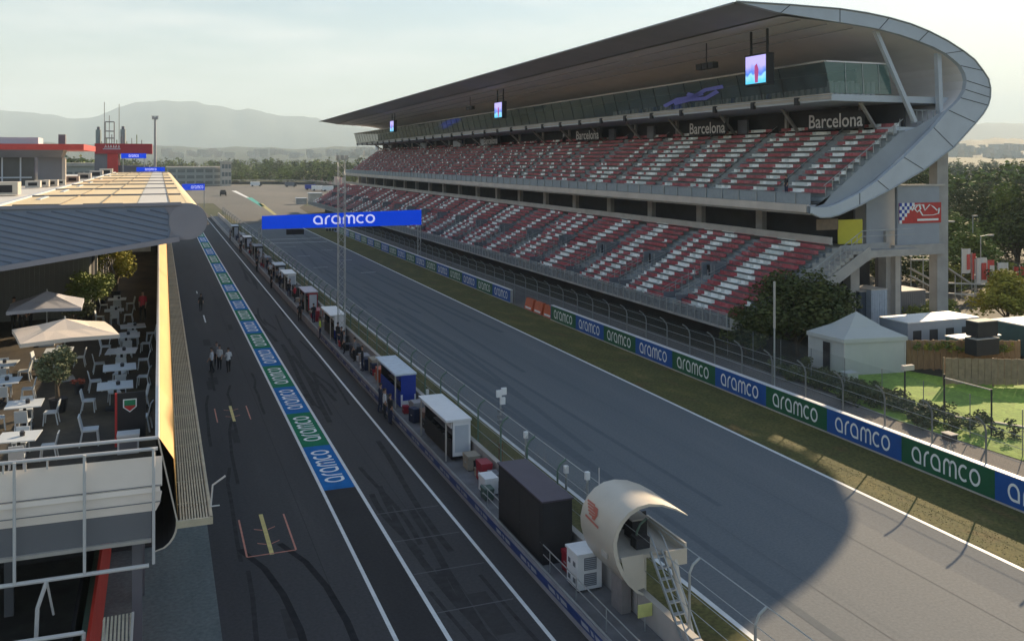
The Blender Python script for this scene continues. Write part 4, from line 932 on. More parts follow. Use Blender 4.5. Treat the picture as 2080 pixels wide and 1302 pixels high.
SHW = mat('white_shirt', (.62, .64, .66), .8); SHR = mat('red_shirt', (.50, .03, .05), .8); SHB = mat('navy_cloth', (.02, .03, .07), .8); SHK = mat('black_cloth', (.02, .02, .024), .8); SHG = mat('grey_cloth', (.2, .2, .22), .8)
def gp(px, py, z=0): p = G(px, py, z); return (p.x, p.y, p.z)
person('person in white shirt and dark trousers, leftmost of the group in the pit lane', gp(430, 757), 1.2, SHW, SHK, 'walk')
person('person in white shirt carrying nothing, second of the group in the pit lane', gp(446, 751), 2.6, SHW, SHK, 'stand')
person('person in white shirt facing away, rightmost of the group in the pit lane', gp(464, 757), .4, SHW, SHK, 'arms')
person('person in dark clothes in the pit lane behind the group, partly hidden', gp(440, 744), 3.0, SHG, SHK, 'stand')
person('person dressed all in black walking alone up the pit lane', gp(408, 633), .1, SHK, SHK, 'walk')
person('person in yellow hi-vis vest on the walkway by the white and blue stand', gp(650, 688, .3), 1.4, VESTY, SHB, 'stand')
person('person in dark navy standing before the blue stand', (12.25, 53.2, 0), -1.4, SHB, SHB, 'arms')
person('person in white top standing before the blue stand', (12.2, 51.9, 0), -1.6, SHW, SHK, 'stand')
person('person in black beside the blue stand corner', (12.2, 50.6, 0), -1.2, SHK, SHB, 'stand')
person('person in dark clothes on the walkway near the lattice mast', (13.2, 70.6, .3), 1.5, SHK, SHK, 'arms')
person('person in grey on the walkway between mast and blue stand', (13.3, 66.0, .3), 1.0, SHG, SHK, 'stand')
for k, (y, m) in enumerate(((86, SHK), (96, SHR), (109, SHK), (118, SHW), (126, SHK), (134, SHG), (152, SHK), (162, SHW), (175, SHK))):
    person(['person in black by the red sided stand', 'person in red between two far pit stands', 'person in black by the hooked white stand', 'person in white before the overhead sign', 'person in black before the overhead sign legs', 'person in grey just under the overhead sign', 'person in black beyond the overhead sign', 'person in white beyond the overhead sign', 'person in black near the pit exit'][k], (13.1 if k % 2 else 12.2, y, .3 if k % 2 else 0), k, m, SHK, ('stand', 'arms')[k % 2])
person('person in dark jacket standing in the upper tier near its right end', (upx(0) + .1, PX(1600, 385, 50).y, upz(0)), 1.6, SHK, SHB, 'stand')
person('person in white top at the back of the upper tier below the roof', (57.9, PX(1145, 285, 57.9).y, 17.55), 1.6, SHW, SHK, 'stand')

# ---- the crowd of small cases and crew along the pit wall
protos = []
for k, (m, sx, sy, sz) in enumerate(((BLACK, .16, .28, .5), (MATS['grey_case'], .2, .25, .65), (REDDK, .15, .2, .45), (MATS['beige_case'], .22, .3, .4), (SHB, .18, .3, .8), (WHITE, .14, .18, .35))):
    kind = ('black', 'grey', 'dark red', 'beige', 'navy', 'white')[k]
    t = thing('small_case', 'small %s case among the clutter along the pit wall walkway' % kind, 'equipment case', (0, 0, 0), 0, 'small %s cases along the pit wall' % kind)
    mb = MB(); mb.box(-sx, -sy, .03, sx, sy, sz * .85, m); local(mb, 'body', t); mb = MB(); mb.box(-sx - .015, -sy - .015, sz * .85, sx + .015, sy + .015, sz, m); local(mb, 'lid', t)
    mb = MB(); mb.box(-sx - .02, -.06, sz * .5, -sx, .06, sz * .56, STEEL); local(mb, 'handle', t); protos.append(t)
rg = random.Random(51); used_p = set(); y = 38.6
while y < 195:
    if not (42.0 < y < 47.6 or 52.4 < y < 58 or 74.4 < y < 79.4):
        for q in range(2):
            k = rg.randrange(6); x = rg.uniform(13.25, 14.2); p = (x, y + rg.uniform(-.3, .3), .3); rz = rg.uniform(-.3, .3)
            if protos[k].name not in used_p:
                used_p.add(protos[k].name); protos[k].location = p; protos[k].rotation_euler = (0, 0, rz)
            else: dup(protos[k], p, rz)
    y += rg.uniform(.8, 1.7) * (1 if y < 90 else 1.8)
crew = [person('person in dark team clothes among the pit wall clutter', (13.2, 62.9, .3), 1.4, SHK, SHB, 'arms', group='crew in dark clothes along the pit wall'), person('person in grey team clothes among the pit wall clutter', (13.1, 69, .3), 1.4, SHG, SHK, 'stand', group='crew in grey clothes along the pit wall')]
for k, y in enumerate((72.6, 81.2, 83, 91, 99.5, 101, 107, 111.5, 115, 119.5, 124, 130, 136.5, 144, 149)):
    dup(crew[k % 2], (13.05 + rg.uniform(-.1, .5), y, .3), rg.uniform(0, 6))

# ================================================================== PIT BUILDING (left)
FZ = 5.6
pbld = thing('pit_building', 'long low pit building with golden roof, terrace and bronze edge along the pit lane', 'pit building', (-3, 46, 0))
YE = 165
mb = MB(); mb.box(-30, 46.6, 12.55, -6.9, YE, 12.62, ROOFL); mb.box(-6.7, 46.53, 12.62, -.95, YE, 12.90, ROOFT); mb.box(-.95, 46.53, 12.62, .46, YE, 12.93, ROOFL); mb.box(.46, 46.53, 12.62, 1.25, YE, 12.90, ROOFT); mb.box(-6.95, 46.6, 12.5, -6.7, YE, 12.98, GREYP)
mb.build('roof', pbld)
mb = MB()
for y in (58, 70.5, 83, 95, 111, 130, 150):
    mb.box(-6.7, y, 12.90, 1.2, y + .18, 12.99, GREYD); 
    mb.box(-6.0, y - 4.5, 12.90, -5.8, y - .5, 12.95, GREYP)
for x in (-4.3, -2.6, .44): mb.box(x, 46.6, 12.90, x + .07, YE, 12.955, mat('roof_seam', (.25, .21, .15)))
for x0, x1 in ((-6.2, -4.3), (-3.3, -1.6)): mb.box(x0, 46.6, 12.905, x1, 46.9, 12.96, BLACK)
mb.build('roof_seam', pbld)
mb = MB(); n = 16; rows = []
for y in (46.53, 80, 120, YE): rows.append([(1.25 + .83 * math.sin(math.pi * i / n), y, 12.05 + .86 * math.cos(math.pi * i / n)) for i in range(n + 1)])
mb.loft(rows, ROOFT); mb.build('rounded_eaves', pbld, smooth=True)
mb = MB(); c = (1.30, 46.42, 12.04); rr = .86
ring = [(c[0] + rr * math.cos(2 * math.pi * i / 32), 46.40, c[2] + rr * math.sin(2 * math.pi * i / 32)) for i in range(32)]; mb.poly(list(reversed(ring)), NOSE)
mb.loft([ring, [(p[0], 46.6, p[2]) for p in ring]], NOSE, closed=True)
st = [(.40, 46.43, 11.16), (1.30, 46.43, 11.16)] + [(1.30 + .88 * math.sin(math.pi * i / 14), 46.43, 12.04 - .88 * math.cos(math.pi * i / 14)) for i in range(1, 14)] + [(1.30, 46.43, 12.92), (.15, 46.43, 12.90), (.42, 46.43, 12.45), (.55, 46.43, 12.04), (.52, 46.43, 11.6)]
NOS2 = mat('nose_casing', (.24, .245, .285), .6, .04, 1); mb.poly(st, NOS2); mb.loft([st, [(p[0], 46.6, p[2]) for p in st]], NOS2, closed=True); mb.build('end_cap', pbld)
# slanting corrugated end fascia
mb = MB(); xl = -20; zb = lambda x: 11.18 + (1.3 - x) * -.14; zt = lambda x: 12.80
mb.poly([(xl, 46.5, 12.80), (1.2, 46.5, 12.80), (1.2, 46.5, 11.25), (xl, 46.5, zb(xl))], FASB); mb.build('end_fascia', pbld)
k = 0
FRIB = mat('fascia_rib', (.11, .145, .21), .5); z0 = 8.0
while z0 < 20:       # ribs of the corrugated sheet
    pts_ = []
    for q in range(107):
        x_ = xl + q * .2; z_ = z0 - (x_ - xl) * .26
        if x_ < .45 and zb(x_) + .16 < z_ < 12.66: pts_.append((x_, 46.47, z_))
    if len(pts_) > 2: mb = MB(); mb.beam(pts_[0], pts_[-1], .05, .07, FRIB); mb.build('fascia_rib', pbld)
    z0 += .27
mb = MB(); mb.beam((xl, 46.42, 12.74), (1.0, 46.42, 12.90), .14, .15, NOSE); mb.beam((xl, 46.4, zb(xl) - .02), (.9, 46.4, 11.22), .22, .24, NOSE); mb.build('fascia_trim', pbld)
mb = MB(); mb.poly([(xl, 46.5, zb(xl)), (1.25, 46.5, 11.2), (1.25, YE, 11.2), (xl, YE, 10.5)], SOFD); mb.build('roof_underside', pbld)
# upper storey
mb = MB(); mb.box(-30, 60, FZ, -3.9, YE, 11.4, mat('grey_corrugated', (.155, .16, .155), .6, .08, 1)); 
k = -29.8
while k < -4: mb.box(k, 59.93, FZ, k + .11, 60, 11.3, MATS['grey_corrugated']); k += .26
mb.build('upper_wall', pbld)
mb = MB(); y = 62
while y < YE - 3: mb.box(-3.88, y, FZ + .3, -3.84, y + 2.2, 9.6, BLACK); mb.box(-3.9, y + 2.3, FZ, -3.7, y + 2.6, 11.2, CONCL); y += 3.4
mb.build('terrace_window', pbld)
mb = MB(); mb.box(-3.9, 100, FZ, 0, 100.2, 11.2, BLACK); mb.build('terrace_end_wall', pbld); mb = MB(); mb.box(-3.2, 76, 7.9, -.6, 76.1, 8.6, mat('beam_beige', (.30, .28, .24))); mb.build('terrace_beam', pbld); mb = MB(); mb.box(-3.8, 80, 9.4, -.1, 80.3, 9.7, GREYD); mb.build('terrace_beam', pbld)
mb = MB(); mb.box(-30, 27.9, 5.15, -.06, YE, FZ, DECKF); mb.build('terrace_floor', pbld)
# bronze parapet shell + louvred canopy
def gx(y): return .50 + max(0, y - 27.5) * .0048
mb = MB(); YS = [27.5, 29, 31, 40, 60, 90, 125, YE]
def pt(y): return 7.15 + .65 * min(1, (y - 27.5) / 3.5)
mb.loft([[(-.06, y, pt(y)), (0.03, y, pt(y)), (gx(y) * .78, y, pt(y) - .6), (gx(y), y, 4.80)] for y in YS], GOLD); mb.build('bronze_parapet', pbld)
mb = MB(); mb.loft([[(-.07, y, pt(y)), (-.07, y, 5.2)] for y in YS], BLACK); mb.loft([[(-.10, y, pt(y) + .02), (-.01, y, pt(y) + .05), (.02, y, pt(y))] for y in YS], WTUBE); mb.build('parapet_inner', pbld)  # black on the inner face is painted-in shadow on the terrace side
mb = MB(); pr = [(gx(27.5), 4.80), (.49, 4.62), (.46, 4.46), (.40, 4.32), (.30, 4.18), (.16, 4.07), (-.10, 4.0)]
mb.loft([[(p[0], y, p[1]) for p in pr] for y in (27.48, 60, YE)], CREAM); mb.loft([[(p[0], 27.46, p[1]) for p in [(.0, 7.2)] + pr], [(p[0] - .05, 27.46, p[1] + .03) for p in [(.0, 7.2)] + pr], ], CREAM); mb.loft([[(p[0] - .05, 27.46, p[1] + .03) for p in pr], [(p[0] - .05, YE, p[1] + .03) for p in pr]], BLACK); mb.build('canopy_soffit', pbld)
for k in range(11):
    x0 = .56 + k * .078; mb = MB(); 
    mb.hexa([(x0, 27.45, 4.70), (x0 + .045, 27.45, 4.70), (x0 + .045 + .0, YE, 4.70), (x0, YE, 4.70), (x0, 27.45, 4.78), (x0 + .045, 27.45, 4.78), (x0 + .045, YE, 4.78), (x0, YE, 4.78)], TANM); mb.build('louvre_slat', pbld)
mb = MB(); mb.box(1.36, 27.4, 4.62, 1.44, YE, 4.80, TANM); mb.box(.45, 27.38, 4.60, 1.44, 27.46, 4.80, TANM)
y = 29
while y < YE: mb.box(.5, y, 4.62, 1.36, y + .08, 4.70, TANM); y += 2.0
mb.box(.5, 27.6, 4.60, 1.3, YE, 4.615, mat('louvre_tray', (.13, .12, .095))); mb.build('louvre_frame', pbld)
# ground floor
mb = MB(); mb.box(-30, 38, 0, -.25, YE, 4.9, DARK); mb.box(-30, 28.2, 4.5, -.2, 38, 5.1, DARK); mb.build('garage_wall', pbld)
mb = MB()
y = 41
while y < YE - 5: mb.box(-.25, y, .05, -.18, y + 4.6, 3.4, GREYP); y += 6
mb.build('garage_door', pbld)
for x, y in ((-.6, 29), (-4.6, 29), (-9, 29), (-.6, 34), (-4.6, 34)):
    mb = MB(); mb.box(x - .14, y - .14, 0, x + .14, y + .14, 4.5, GREYD); mb.build('column', pbld)
# balustrade with beige cloth at the terrace end
bl = thing('terrace_balustrade', 'terrace end balustrade of white tubes over beige cloth panels', 'balustrade', (-4, 27.6, 5))
XS = [-16.4 + .0, -14.3, -12.1, -10, -7.9, -5.75]
px_posts = [PY(30, 950, 27.3).x, PY(172, 950, 27.3).x, PY(312, 930, 27.3).x]; stepx = px_posts[1] - px_posts[0]
posts = [px_posts[0] - stepx * k for k in range(6, 0, -1)] + px_posts
mb = MB()
for z in (7.30, 7.0): mb.tube([(-16, 27.3, z + .12), (-.03, 27.3, z - .05)], .052, WTUBE, 8)
mb.tube([(-16, 27.25, 3.85), (-.26, 27.25, 3.74)], .06, WTUBE, 8); mb.build('rail', bl)
for x in posts:
    mb = MB(); mb.tube([(x, 27.22, 3.78), (x, 27.22, 7.0)], .042, WTUBE, 8); mb.build('post', bl)
mb = MB(); x = -15.8
while x < -2.6: mb.tube([(x, 27.33, 6.7), (x, 27.33, 7.02)], .028, WTUBE, 6); x += .52
mb.build('baluster', bl)
zA, zB, zC, zD = 6.74, 5.85, 5.62, 5.17
mb = MB(); F0 = lambda z, y: [(-16, y, z + .06), (.07, y, z)]
mb.loft([[(-16, 27.42, 6.86), (.08, 27.42, 6.70)], [(-16, 27.40, 5.95), (.08, 27.40, 5.86)]], BEIGE)
mb.loft([[(-16, 27.37, 5.95), (.02, 27.37, 5.86)], [(-16, 27.35, 5.80), (.04, 27.35, 5.72)]], BEIGE)
mb.loft([[(-16, 27.40, 5.80), (.08, 27.40, 5.72)], [(-16, 27.44, 5.42), (.02, 27.44, 5.36)], [(-16, 27.48, 5.30), (-.08, 27.48, 5.16)]], BEIGE)
mb.build('cloth_panel', bl)
mb = MB()
for z in (5.90, 5.74, 5.44): mb.beam((-16, 27.365, z + .06), (.06, 27.365, z), .012, .02, GREYD)
mb.build('cloth_seam', bl)
mb = MB(); mb.box(-16, 27.50, 4.42, -.20, 27.60, 5.24, mat('fascia_grey', (.16, .165, .18), .6, .05, .5)); mb.build('lower_fascia', bl)
mb = MB(); mb.beam((-16, 27.45, 4.42), (-.2, 27.45, 4.36), .10, .10, CONCL); mb.build('fascia_edge', bl)
mb = MB(); a = PY(95, 1180, 27.2); b = PY(76, 1235, 27.2); c = PY(73, 1302, 27.2); mb.tube([a, b, c, c + Vector((0, 0, -2))], .055, WTUBE, 8)
a = PY(95, 1180, 28.4); mb.tube([a, (a.x + .15, 28.6, 2.2)], .035, WTUBE, 6); mb.build('brace', bl)
mb = MB(); a = PY(0, 1310, 26.4); b = PY(170, 1284, 26.4); mb.tube([a + Vector((-8, 0, .2)), a, b], .06, WTUBE, 8); mb.tube([b, (b.x, b.y, 0)], .05, WTUBE, 8); mb.build('lower_rail', bl)
t = thing('red_hoarding', 'long red hoarding standing on the apron under the terrace end', 'hoarding', (-1.7, 30, 0))
mb = MB(); mb.hexa([(-1.78, 20, 0), (-1.70, 20, 0), (-1.70, 38, 0), (-1.78, 38, 0), (-1.78, 20, 2.45), (-1.70, 20, 2.45), (-1.70, 38, 2.45), (-1.78, 38, 2.45)], mat('hoarding_red', (.62, .05, .03), .5, .1, 1)); mb.build('panel', t)
mb = MB(); mb.box(-1.95, 20, 0, -1.80, 38, 2.3, mat('green_frame', (.08, .14, .10), .6)); mb.box(-2.25, 20, 0, -2.15, 38, 2.2, BLACK); mb.build('frame', t)
t = thing('louvre_screen', 'small slatted screen on the apron at the bottom edge of the view', 'screen panel', (-1, 25.5, 0))
mb = MB(); a = PY(212, 1255, 26.2); b = PY(266, 1248, 26.2)
for k in range(8): x = a.x + (b.x - a.x) * k / 7; mb.beam((x, 26.2, a.z), (x + .05, 23.5, a.z), .05, .05, TANM)
mb.build('slat', t); mb = MB(); mb.beam((b.x + .05, 26.2, a.z), (b.x + .05, 23.5, a.z), .06, .1, CONCL); mb.tube([(b.x, 26.1, a.z), (b.x, 26.1, 0)], .04, WTUBE, 6); mb.tube([(a.x, 26.1, a.z), (a.x, 26.1, 0)], .04, WTUBE, 6); mb.build('frame', t)
a = G(0, 1302, .0); sheet('garage_floor', [(-30, 24), (-1.95, 24), (-1.95, 38), (-30, 38)], .012, mat('garage_floor', (.10, .095, .09), .8, .3, .8))

# ---- terrace furniture: prototypes are built at the origin
def chair_proto():
    t = thing('terrace_chair', 'x', 'chair', (0, 0, 0), 0, 'white chairs on the terrace')
    mb = MB(); mb.box(-.23, -.23, .44, .23, .23, .49, CHAIRM); local(mb, 'seat', t)
    mb = MB(); mb.hexa([(-.23, -.24, .49), (.23, -.24, .49), (.23, -.20, .49), (-.23, -.20, .49), (-.22, -.33, .90), (.22, -.33, .90), (.22, -.29, .90), (-.22, -.29, .90)], CHAIRM); local(mb, 'backrest', t)
    for a in (-1, 1):
        for b in (-1, 1):
            mb = MB(); mb.beam((a * .20, b * .20, .45), (a * .22, b * (.24 if b > 0 else .28), 0), .04, .04, CHAIRM); local(mb, 'leg', t)
    return t
def table_proto():
    t = thing('terrace_table', 'x', 'table', (0, 0, 0), 0, 'square white tables on the terrace')
    mb = MB(); mb.box(-.52, -.52, .72, .52, .52, .75, CHAIRM); local(mb, 'tabletop', t)
    mb = MB(); mb.tube([(0, 0, .04), (0, 0, .72)], .045, BLACK, 8); local(mb, 'pedestal', t)
    mb = MB(); mb.box(-.28, -.28, 0, .28, .28, .04, BLACK); local(mb, 'base', t); return t
def holder_proto():
    t = thing('napkin_holder', 'x', 'napkin holder', (0, 0, 0), 0, 'black holders on the terrace tables')
    mb = MB(); mb.tube([(0, 0, 0), (0, 0, .12)], [.07, .08], BLACK, 8); local(mb, 'cup', t); mb = MB(); mb.box(-.05, -.02, .10, .05, .02, .17, GREYD); local(mb, 'insert', t); return t
chp, tbp, hop = chair_proto(), table_proto(), holder_proto(); used = set()
def place(proto, loc, rz, label, sc=None):
    if proto.name in used: return dup(proto, loc, rz, label, sc)
    used.add(proto.name); proto.location = loc; proto.rotation_euler = (0, 0, rz); proto['label'] = label
    if sc: proto.scale = (sc,) * 3
    return proto
TBL = [((270, 661), 'farthest table along the bronze parapet', 1.15), ((256, 681), 'second farthest table of the parapet row', 1.2), ((247, 713), 'middle table of the parapet row', 1.2), ((243, 746), 'second nearest table of the parapet row', 1.2), ((234, 783), 'nearest table of the parapet row', 1.2),
       ((50, 816), 'table left of the olive tree pot', 1.1), ((38, 882), 'table closest to the white balustrade', 1.1), ((4, 735), 'left edge table beside the olive tree', 1.1), ((8, 770), 'second table at the left edge', 1.1), ((238, 603), 'shaded table beside the man in red', 1.0), ((232, 625), 'table beyond the row near the green bushes', 1.0), ((120, 708), 'table under the cream parasol', 1.1)]
for (q, lab, sc) in TBL:
    p = G(q[0], q[1], FZ + .88); zt = .75 * sc; rz = random.uniform(-.08, .08)
    place(tbp, (p.x, p.y, FZ), rz, 'white square ' + lab, sc)
    place(hop, (p.x + .1, p.y, FZ + .752 * sc), rz, 'black holder on the ' + lab)
    for k, (dx, dy, r, side) in enumerate(((-.75, -.05, -90, 'left'), (.75, .05, 90, 'right'), (.05, -.75, 0, 'near'), (-.05, .75, 180, 'far'))):
        if lab.startswith('nearest') and side == 'near': continue
        place(chp, (p.x + dx * sc, p.y + dy * sc, FZ), rad(r) + random.uniform(-.2, .2), ('white chair on the %s side of the %s' % (side, lab)).replace(' along the bronze parapet', ' of the parapet row'), .92)
for (q, lab) in (((183, 872), 'white high chair standing alone left of the black shield board'), ((288, 845), 'white chair at the parapet right of the black shield board'), ((256, 868), 'white chair in front of the black shield board')):
    p = G(q[0], q[1], FZ + .5); place(chp, (p.x, p.y, FZ), rad(80) if 'alone' not in lab else rad(-90), lab, 1.1)
p = G(262, 905, FZ); t = thing('cool_box', 'white box standing on the terrace before the black shield board', 'box', (p.x, p.y - .5, FZ)); mb = MB(); mb.box(p.x - .32, p.y - .9, FZ, p.x + .32, p.y - .4, FZ + .55, CHAIRM); mb.build('body', t); mb = MB(); mb.box(p.x - .34, p.y - .92, FZ + .55, p.x + .34, p.y - .38, FZ + .62, WHITE); mb.build('lid', t); mb = MB(); mb.box(p.x - .26, p.y - .915, FZ + .08, p.x + .26, p.y - .903, FZ + .48, GREYD); mb.build('front_panel', t)
# board with shield emblem
p = G(262, 905, FZ); t = thing('emblem_board', 'black upright board with a shield emblem on the terrace', 'board', (p.x, p.y, FZ))
w0, w1 = PY(238, 850, p.y).x, PY(296, 850, p.y).x; mb = MB(); mb.box(w0, p.y, FZ + .25, w1, p.y + .06, FZ + 1.75, BLACK); bd = mb.build('panel', t)
mb = MB(); mb.box(w0 - .07, p.y - .01, FZ, w0, p.y + .07, FZ + 1.75, REDSIGN); mb.build('side_strip', t)
cx, cz, q = (w0 + w1) / 2 - .05, FZ + 1.33, .21; mb = MB()
sh = lambda s, y, m: mb.poly([(cx - s, y, cz + s), (cx + s, y, cz + s), (cx + s, y, cz - s * .3), (cx, y, cz - s * 1.1), (cx - s, y, cz - s * .3)], m)
sh(q, p.y - .004, LETTW); sh(q * .82, p.y - .008, mat('emblem_green', (.02, .22, .10))); mb.poly([(cx - q * .8, p.y - .012, cz - .01), (cx + q * .8, p.y - .012, cz - .01), (cx + q * .8, p.y - .012, cz - q * .25), (cx, p.y - .012, cz - q * .9), (cx - q * .8, p.y - .012, cz - q * .25)], REDSIGN); mb.build('emblem', bd)
def parasol(cx, cy, s, ze, za, m, label, rz, tilt=0):
    t = thing('parasol', label, 'parasol', (cx, cy, FZ), rz); mb = MB(); N = 4; R = s
    cs = [(R, R), (-R, R), (-R, -R), (R, -R)]
    for k in range(4):
        a, b = cs[k], cs[(k + 1) % 4]
        for j in range(4):
            u0, u1 = j / 4, (j + 1) / 4; p0 = (a[0] + (b[0] - a[0]) * u0, a[1] + (b[1] - a[1]) * u0); p1 = (a[0] + (b[0] - a[0]) * u1, a[1] + (b[1] - a[1]) * u1)
            sag = lambda u: -.0 + .06 * (1 - abs(2 * u - 1)); q0 = (p0[0] * .5, p0[1] * .5, (ze + za) / 2 - .03 - sag(u0) * .5); q1 = (p1[0] * .5, p1[1] * .5, (ze + za) / 2 - .03 - sag(u1) * .5)
            e0, e1 = (p0[0], p0[1], ze - .0 + sag(u0)), (p1[0], p1[1], ze + sag(u1)); mb.poly([(0, 0, za), q0, q1], m); mb.poly([q0, e0, e1, q1], m); mb.poly([e0, (e0[0], e0[1], e0[2] - .16), (e1[0], e1[1], e1[2] - .16), e1], m)
    local(mb, 'canopy', t); mb = MB(); mb.tube([(0, 0, 0), (0, 0, za + .1)], .035, STEEL, 8); local(mb, 'pole', t)
    mb = MB()
    for a in cs: mb.beam((0, 0, za - .06), (a[0], a[1], ze - .03), .025, .035, STEEL)
    local(mb, 'rib', t); mb = MB(); mb.box(-.35, -.35, 0, .35, .35, .12, CONCR); local(mb, 'base', t); return t
parasol(-3.75, 43.2, 1.85, 2.05, 2.62, CANV2, 'cream square parasol over the terrace tables, nearer one', rad(12))
parasol(-5.3, 51.6, 1.65, 2.05, 2.75, CANV3, 'grey square parasol in the shade behind the cream one', rad(2))
p = G(290, 652, FZ); person('person in red shirt walking along the terrace by the bronze parapet', (p.x, p.y, FZ), 2.9, SHR, SHK, 'walk')
for k, q in enumerate(((45, 675), (62, 668), (28, 668))):
    p = G(q[0], q[1], FZ); person(['person in dark clothes under the grey parasol', 'person in black right under the grey parasol edge', 'person in white at the left under the grey parasol'][k], (p.x, p.y, FZ), k * 2, (SHG, SHK, SHW)[k], SHK, 'stand')

# ---- far left and end-of-straight buildings
t = thing('club_building', 'glass fronted building with a red canopy roof behind the pit roof', 'building', (-14, 95, 0))
mb = MB(); mb.box(-40, 95, 0, -10.8, 112, 15.2, mat('smoked_glass', (.05, .06, .07), .25, .2, .5)); mb.build('glazed_wall', t)
mb = MB(); a = PY(77, 340, 94.8); b = PY(126, 340, 94.8); mb.box(a.x, 94.8, 0, b.x, 96.5, 15.3, GREYD); mb.build('end_wall', t)
mb = MB(); mb.box(b.x, 94.7, 0, b.x + .3, 95.4, 15.2, CONCL); mb.build('corner_pillar', t)
mb = MB(); a = PY(170, 300, 93); mb.box(-40, 93, 15.9, a.x, 110, 16.45, mat('canopy_red', (.45, .05, .045), .5)); mb.build('canopy_roof', t)
mb = MB(); mb.hexa([(-40, 94, 15.2), (-8.5, 94, 15.2), (-8.5, 97, 15.2), (-40, 97, 15.2), (-40, 93.2, 15.9), (-8.2, 93.2, 15.9), (-8.2, 97, 15.9), (-40, 97, 15.9)], GREYD); mb.box(-40, 96, 16.45, -10.6, 100, 17.1, GREYP); mb.box(-8.9, 96, 16.45, -8.3, 97, 17.4, GREYD); mb.build('canopy_edge', t)
mb = MB(); x = -39
while x < -11: mb.box(x, 94.9, 8, x + .12, 95, 15.2, GREYP); x += 1.5
for z in (11.4, 13.3): mb.box(-40, 94.88, z, -11, 94.98, z + .12, GREYP)
mb.build('mullion', t)
t = thing('control_tower', 'race control tower with a dark red name band and antennas', 'tower', (-6, 170, 0))
a, b = PY(192, 292, 170), PY(309, 313, 170); mb = MB(); mb.box(a.x, 170, b.z, b.x, 180, a.z, mat('tower_red', (.33, .012, .025), .5)); band = mb.build('red_band', t)
mb = MB(); c = PY(209, 318, 169.9); d = PY(260, 310, 169.9); mb.box(c.x, 169.9, b.z + .9, d.x - 1.2, 169.97, a.z - 1.0, mat('band_panel', (.46, .42, .52))); 
mb.build('name_panel', band)
mb = MB(); mb.strokes([[(x * .55 + (k % 2) * .1, .1), (x * .55 + .2, .9), (x * .55 + .36, .15)] for k, x in enumerate(range(6))], .12, (c.x + .3, 169.85, b.z + .95), (.75, 0, 0), (0, 0, .6), LETTW); mb.build('lettering', band)
mb = MB(); mb.box(PY(192, 320, 170.5).x, 170.5, 0, PY(218, 320, 170.5).x, 178, b.z, GREYD); mb.box(PY(218, 320, 170.3).x, 170.3, 0, PY(240, 320, 170.3).x, 178, b.z, REDSIGN); mb.box(PY(240, 320, 171).x, 171, 0, b.x - .5, 178, 14, GREYD); mb.build('tower_wall', t)
for (px, w_, top) in ((200, .55, 264), (250, .55, 263)):
    p = PY(px, top, 173); mb = MB(); mb.tube([(p.x, 173, a.z), (p.x, 173, p.z)], .45, mat('antenna_grey', (.22, .28, .28)), 8); mb.tube([(p.x, 173, p.z), (p.x, 173, p.z + .5)], .25, GREYD, 8); mb.build('antenna_drum', t)
mb = MB(); p0 = PY(214, 248, 173); p1 = PY(232, 276, 173)
for x in (p0.x, p1.x): mb.tube([(x, 173, a.z), (x, 173, p0.z)], .09, GREYD, 5)
for z in (p0.z, (p0.z + a.z) / 2 + .3, a.z + 1): mb.tube([(p0.x, 173, z), (p1.x, 173, z)], .1, GREYD, 5)
for px, py in ((212, 208), (242, 212), (222, 235)): p = PY(px, py, 173); mb.tube([(p.x, 173, a.z), (p.x, 173, p.z)], .05, GREYD, 4)
for k in range(9): x = a.x + 1 + k * .8; mb.tube([(x, 172, a.z), (x, 172, a.z + .4 + (k * 37 % 5) * .3)], .07, (GREYD, LEAF2)[k % 2], 5)
mb.build('antenna_frame', t)
for (x0, x1, y0, y1, Y, lab) in ((246, 297, 312, 322, 166, 'small blue sign below the dark red tower band'), (277, 335, 340, 349, 160, 'small blue sign at the far end of the golden roof')):
    a, b = PY(x0, y1, Y), PY(x1, y0, Y); t = thing('blue_sign', lab, 'sign', (a.x, Y, a.z)); mb = MB(); mb.box(a.x, Y, a.z, b.x, Y + .4, b.z, SIGNB); mb.build('sign_board', t)
    mb = MB(); wordmark(mb, (a.x + (b.x - a.x) * .3, Y - .03, a.z + (b.z - a.z) * .25), (1, 0, 0), (0, 0, 1), (b.x - a.x) * .4, (b.z - a.z) * .5, LETTS); mb.build('lettering', t)
    mb = MB(); 
    for x in (a.x + .3, b.x - .3): mb.tube([(x, Y + .2, 12.6), (x, Y + .2, a.z)], .08, STEEL, 6)
    mb.build('leg', t)
t = thing('floodlight_mast', 'tall slim grey mast with lamps behind the pit roof end', 'mast', (-.6, 190, 0)); p = PY(315, 238, 190)
mb = MB(); mb.tube([(p.x, 190, 0), (p.x, 190, p.z)], [.32, .2], MST, 8); mb.build('pole', t); mb = MB()
for k in (-1, 1): mb.box(p.x + k * .35 - .22, 189.8, p.z - .5, p.x + k * .35 + .22, 190.2, p.z + .1, STEEL)
mb.box(p.x - .7, 189.9, p.z + .1, p.x + .7, 190.1, p.z + .2, STEEL); mb.build('lamp', t)
ci = 0
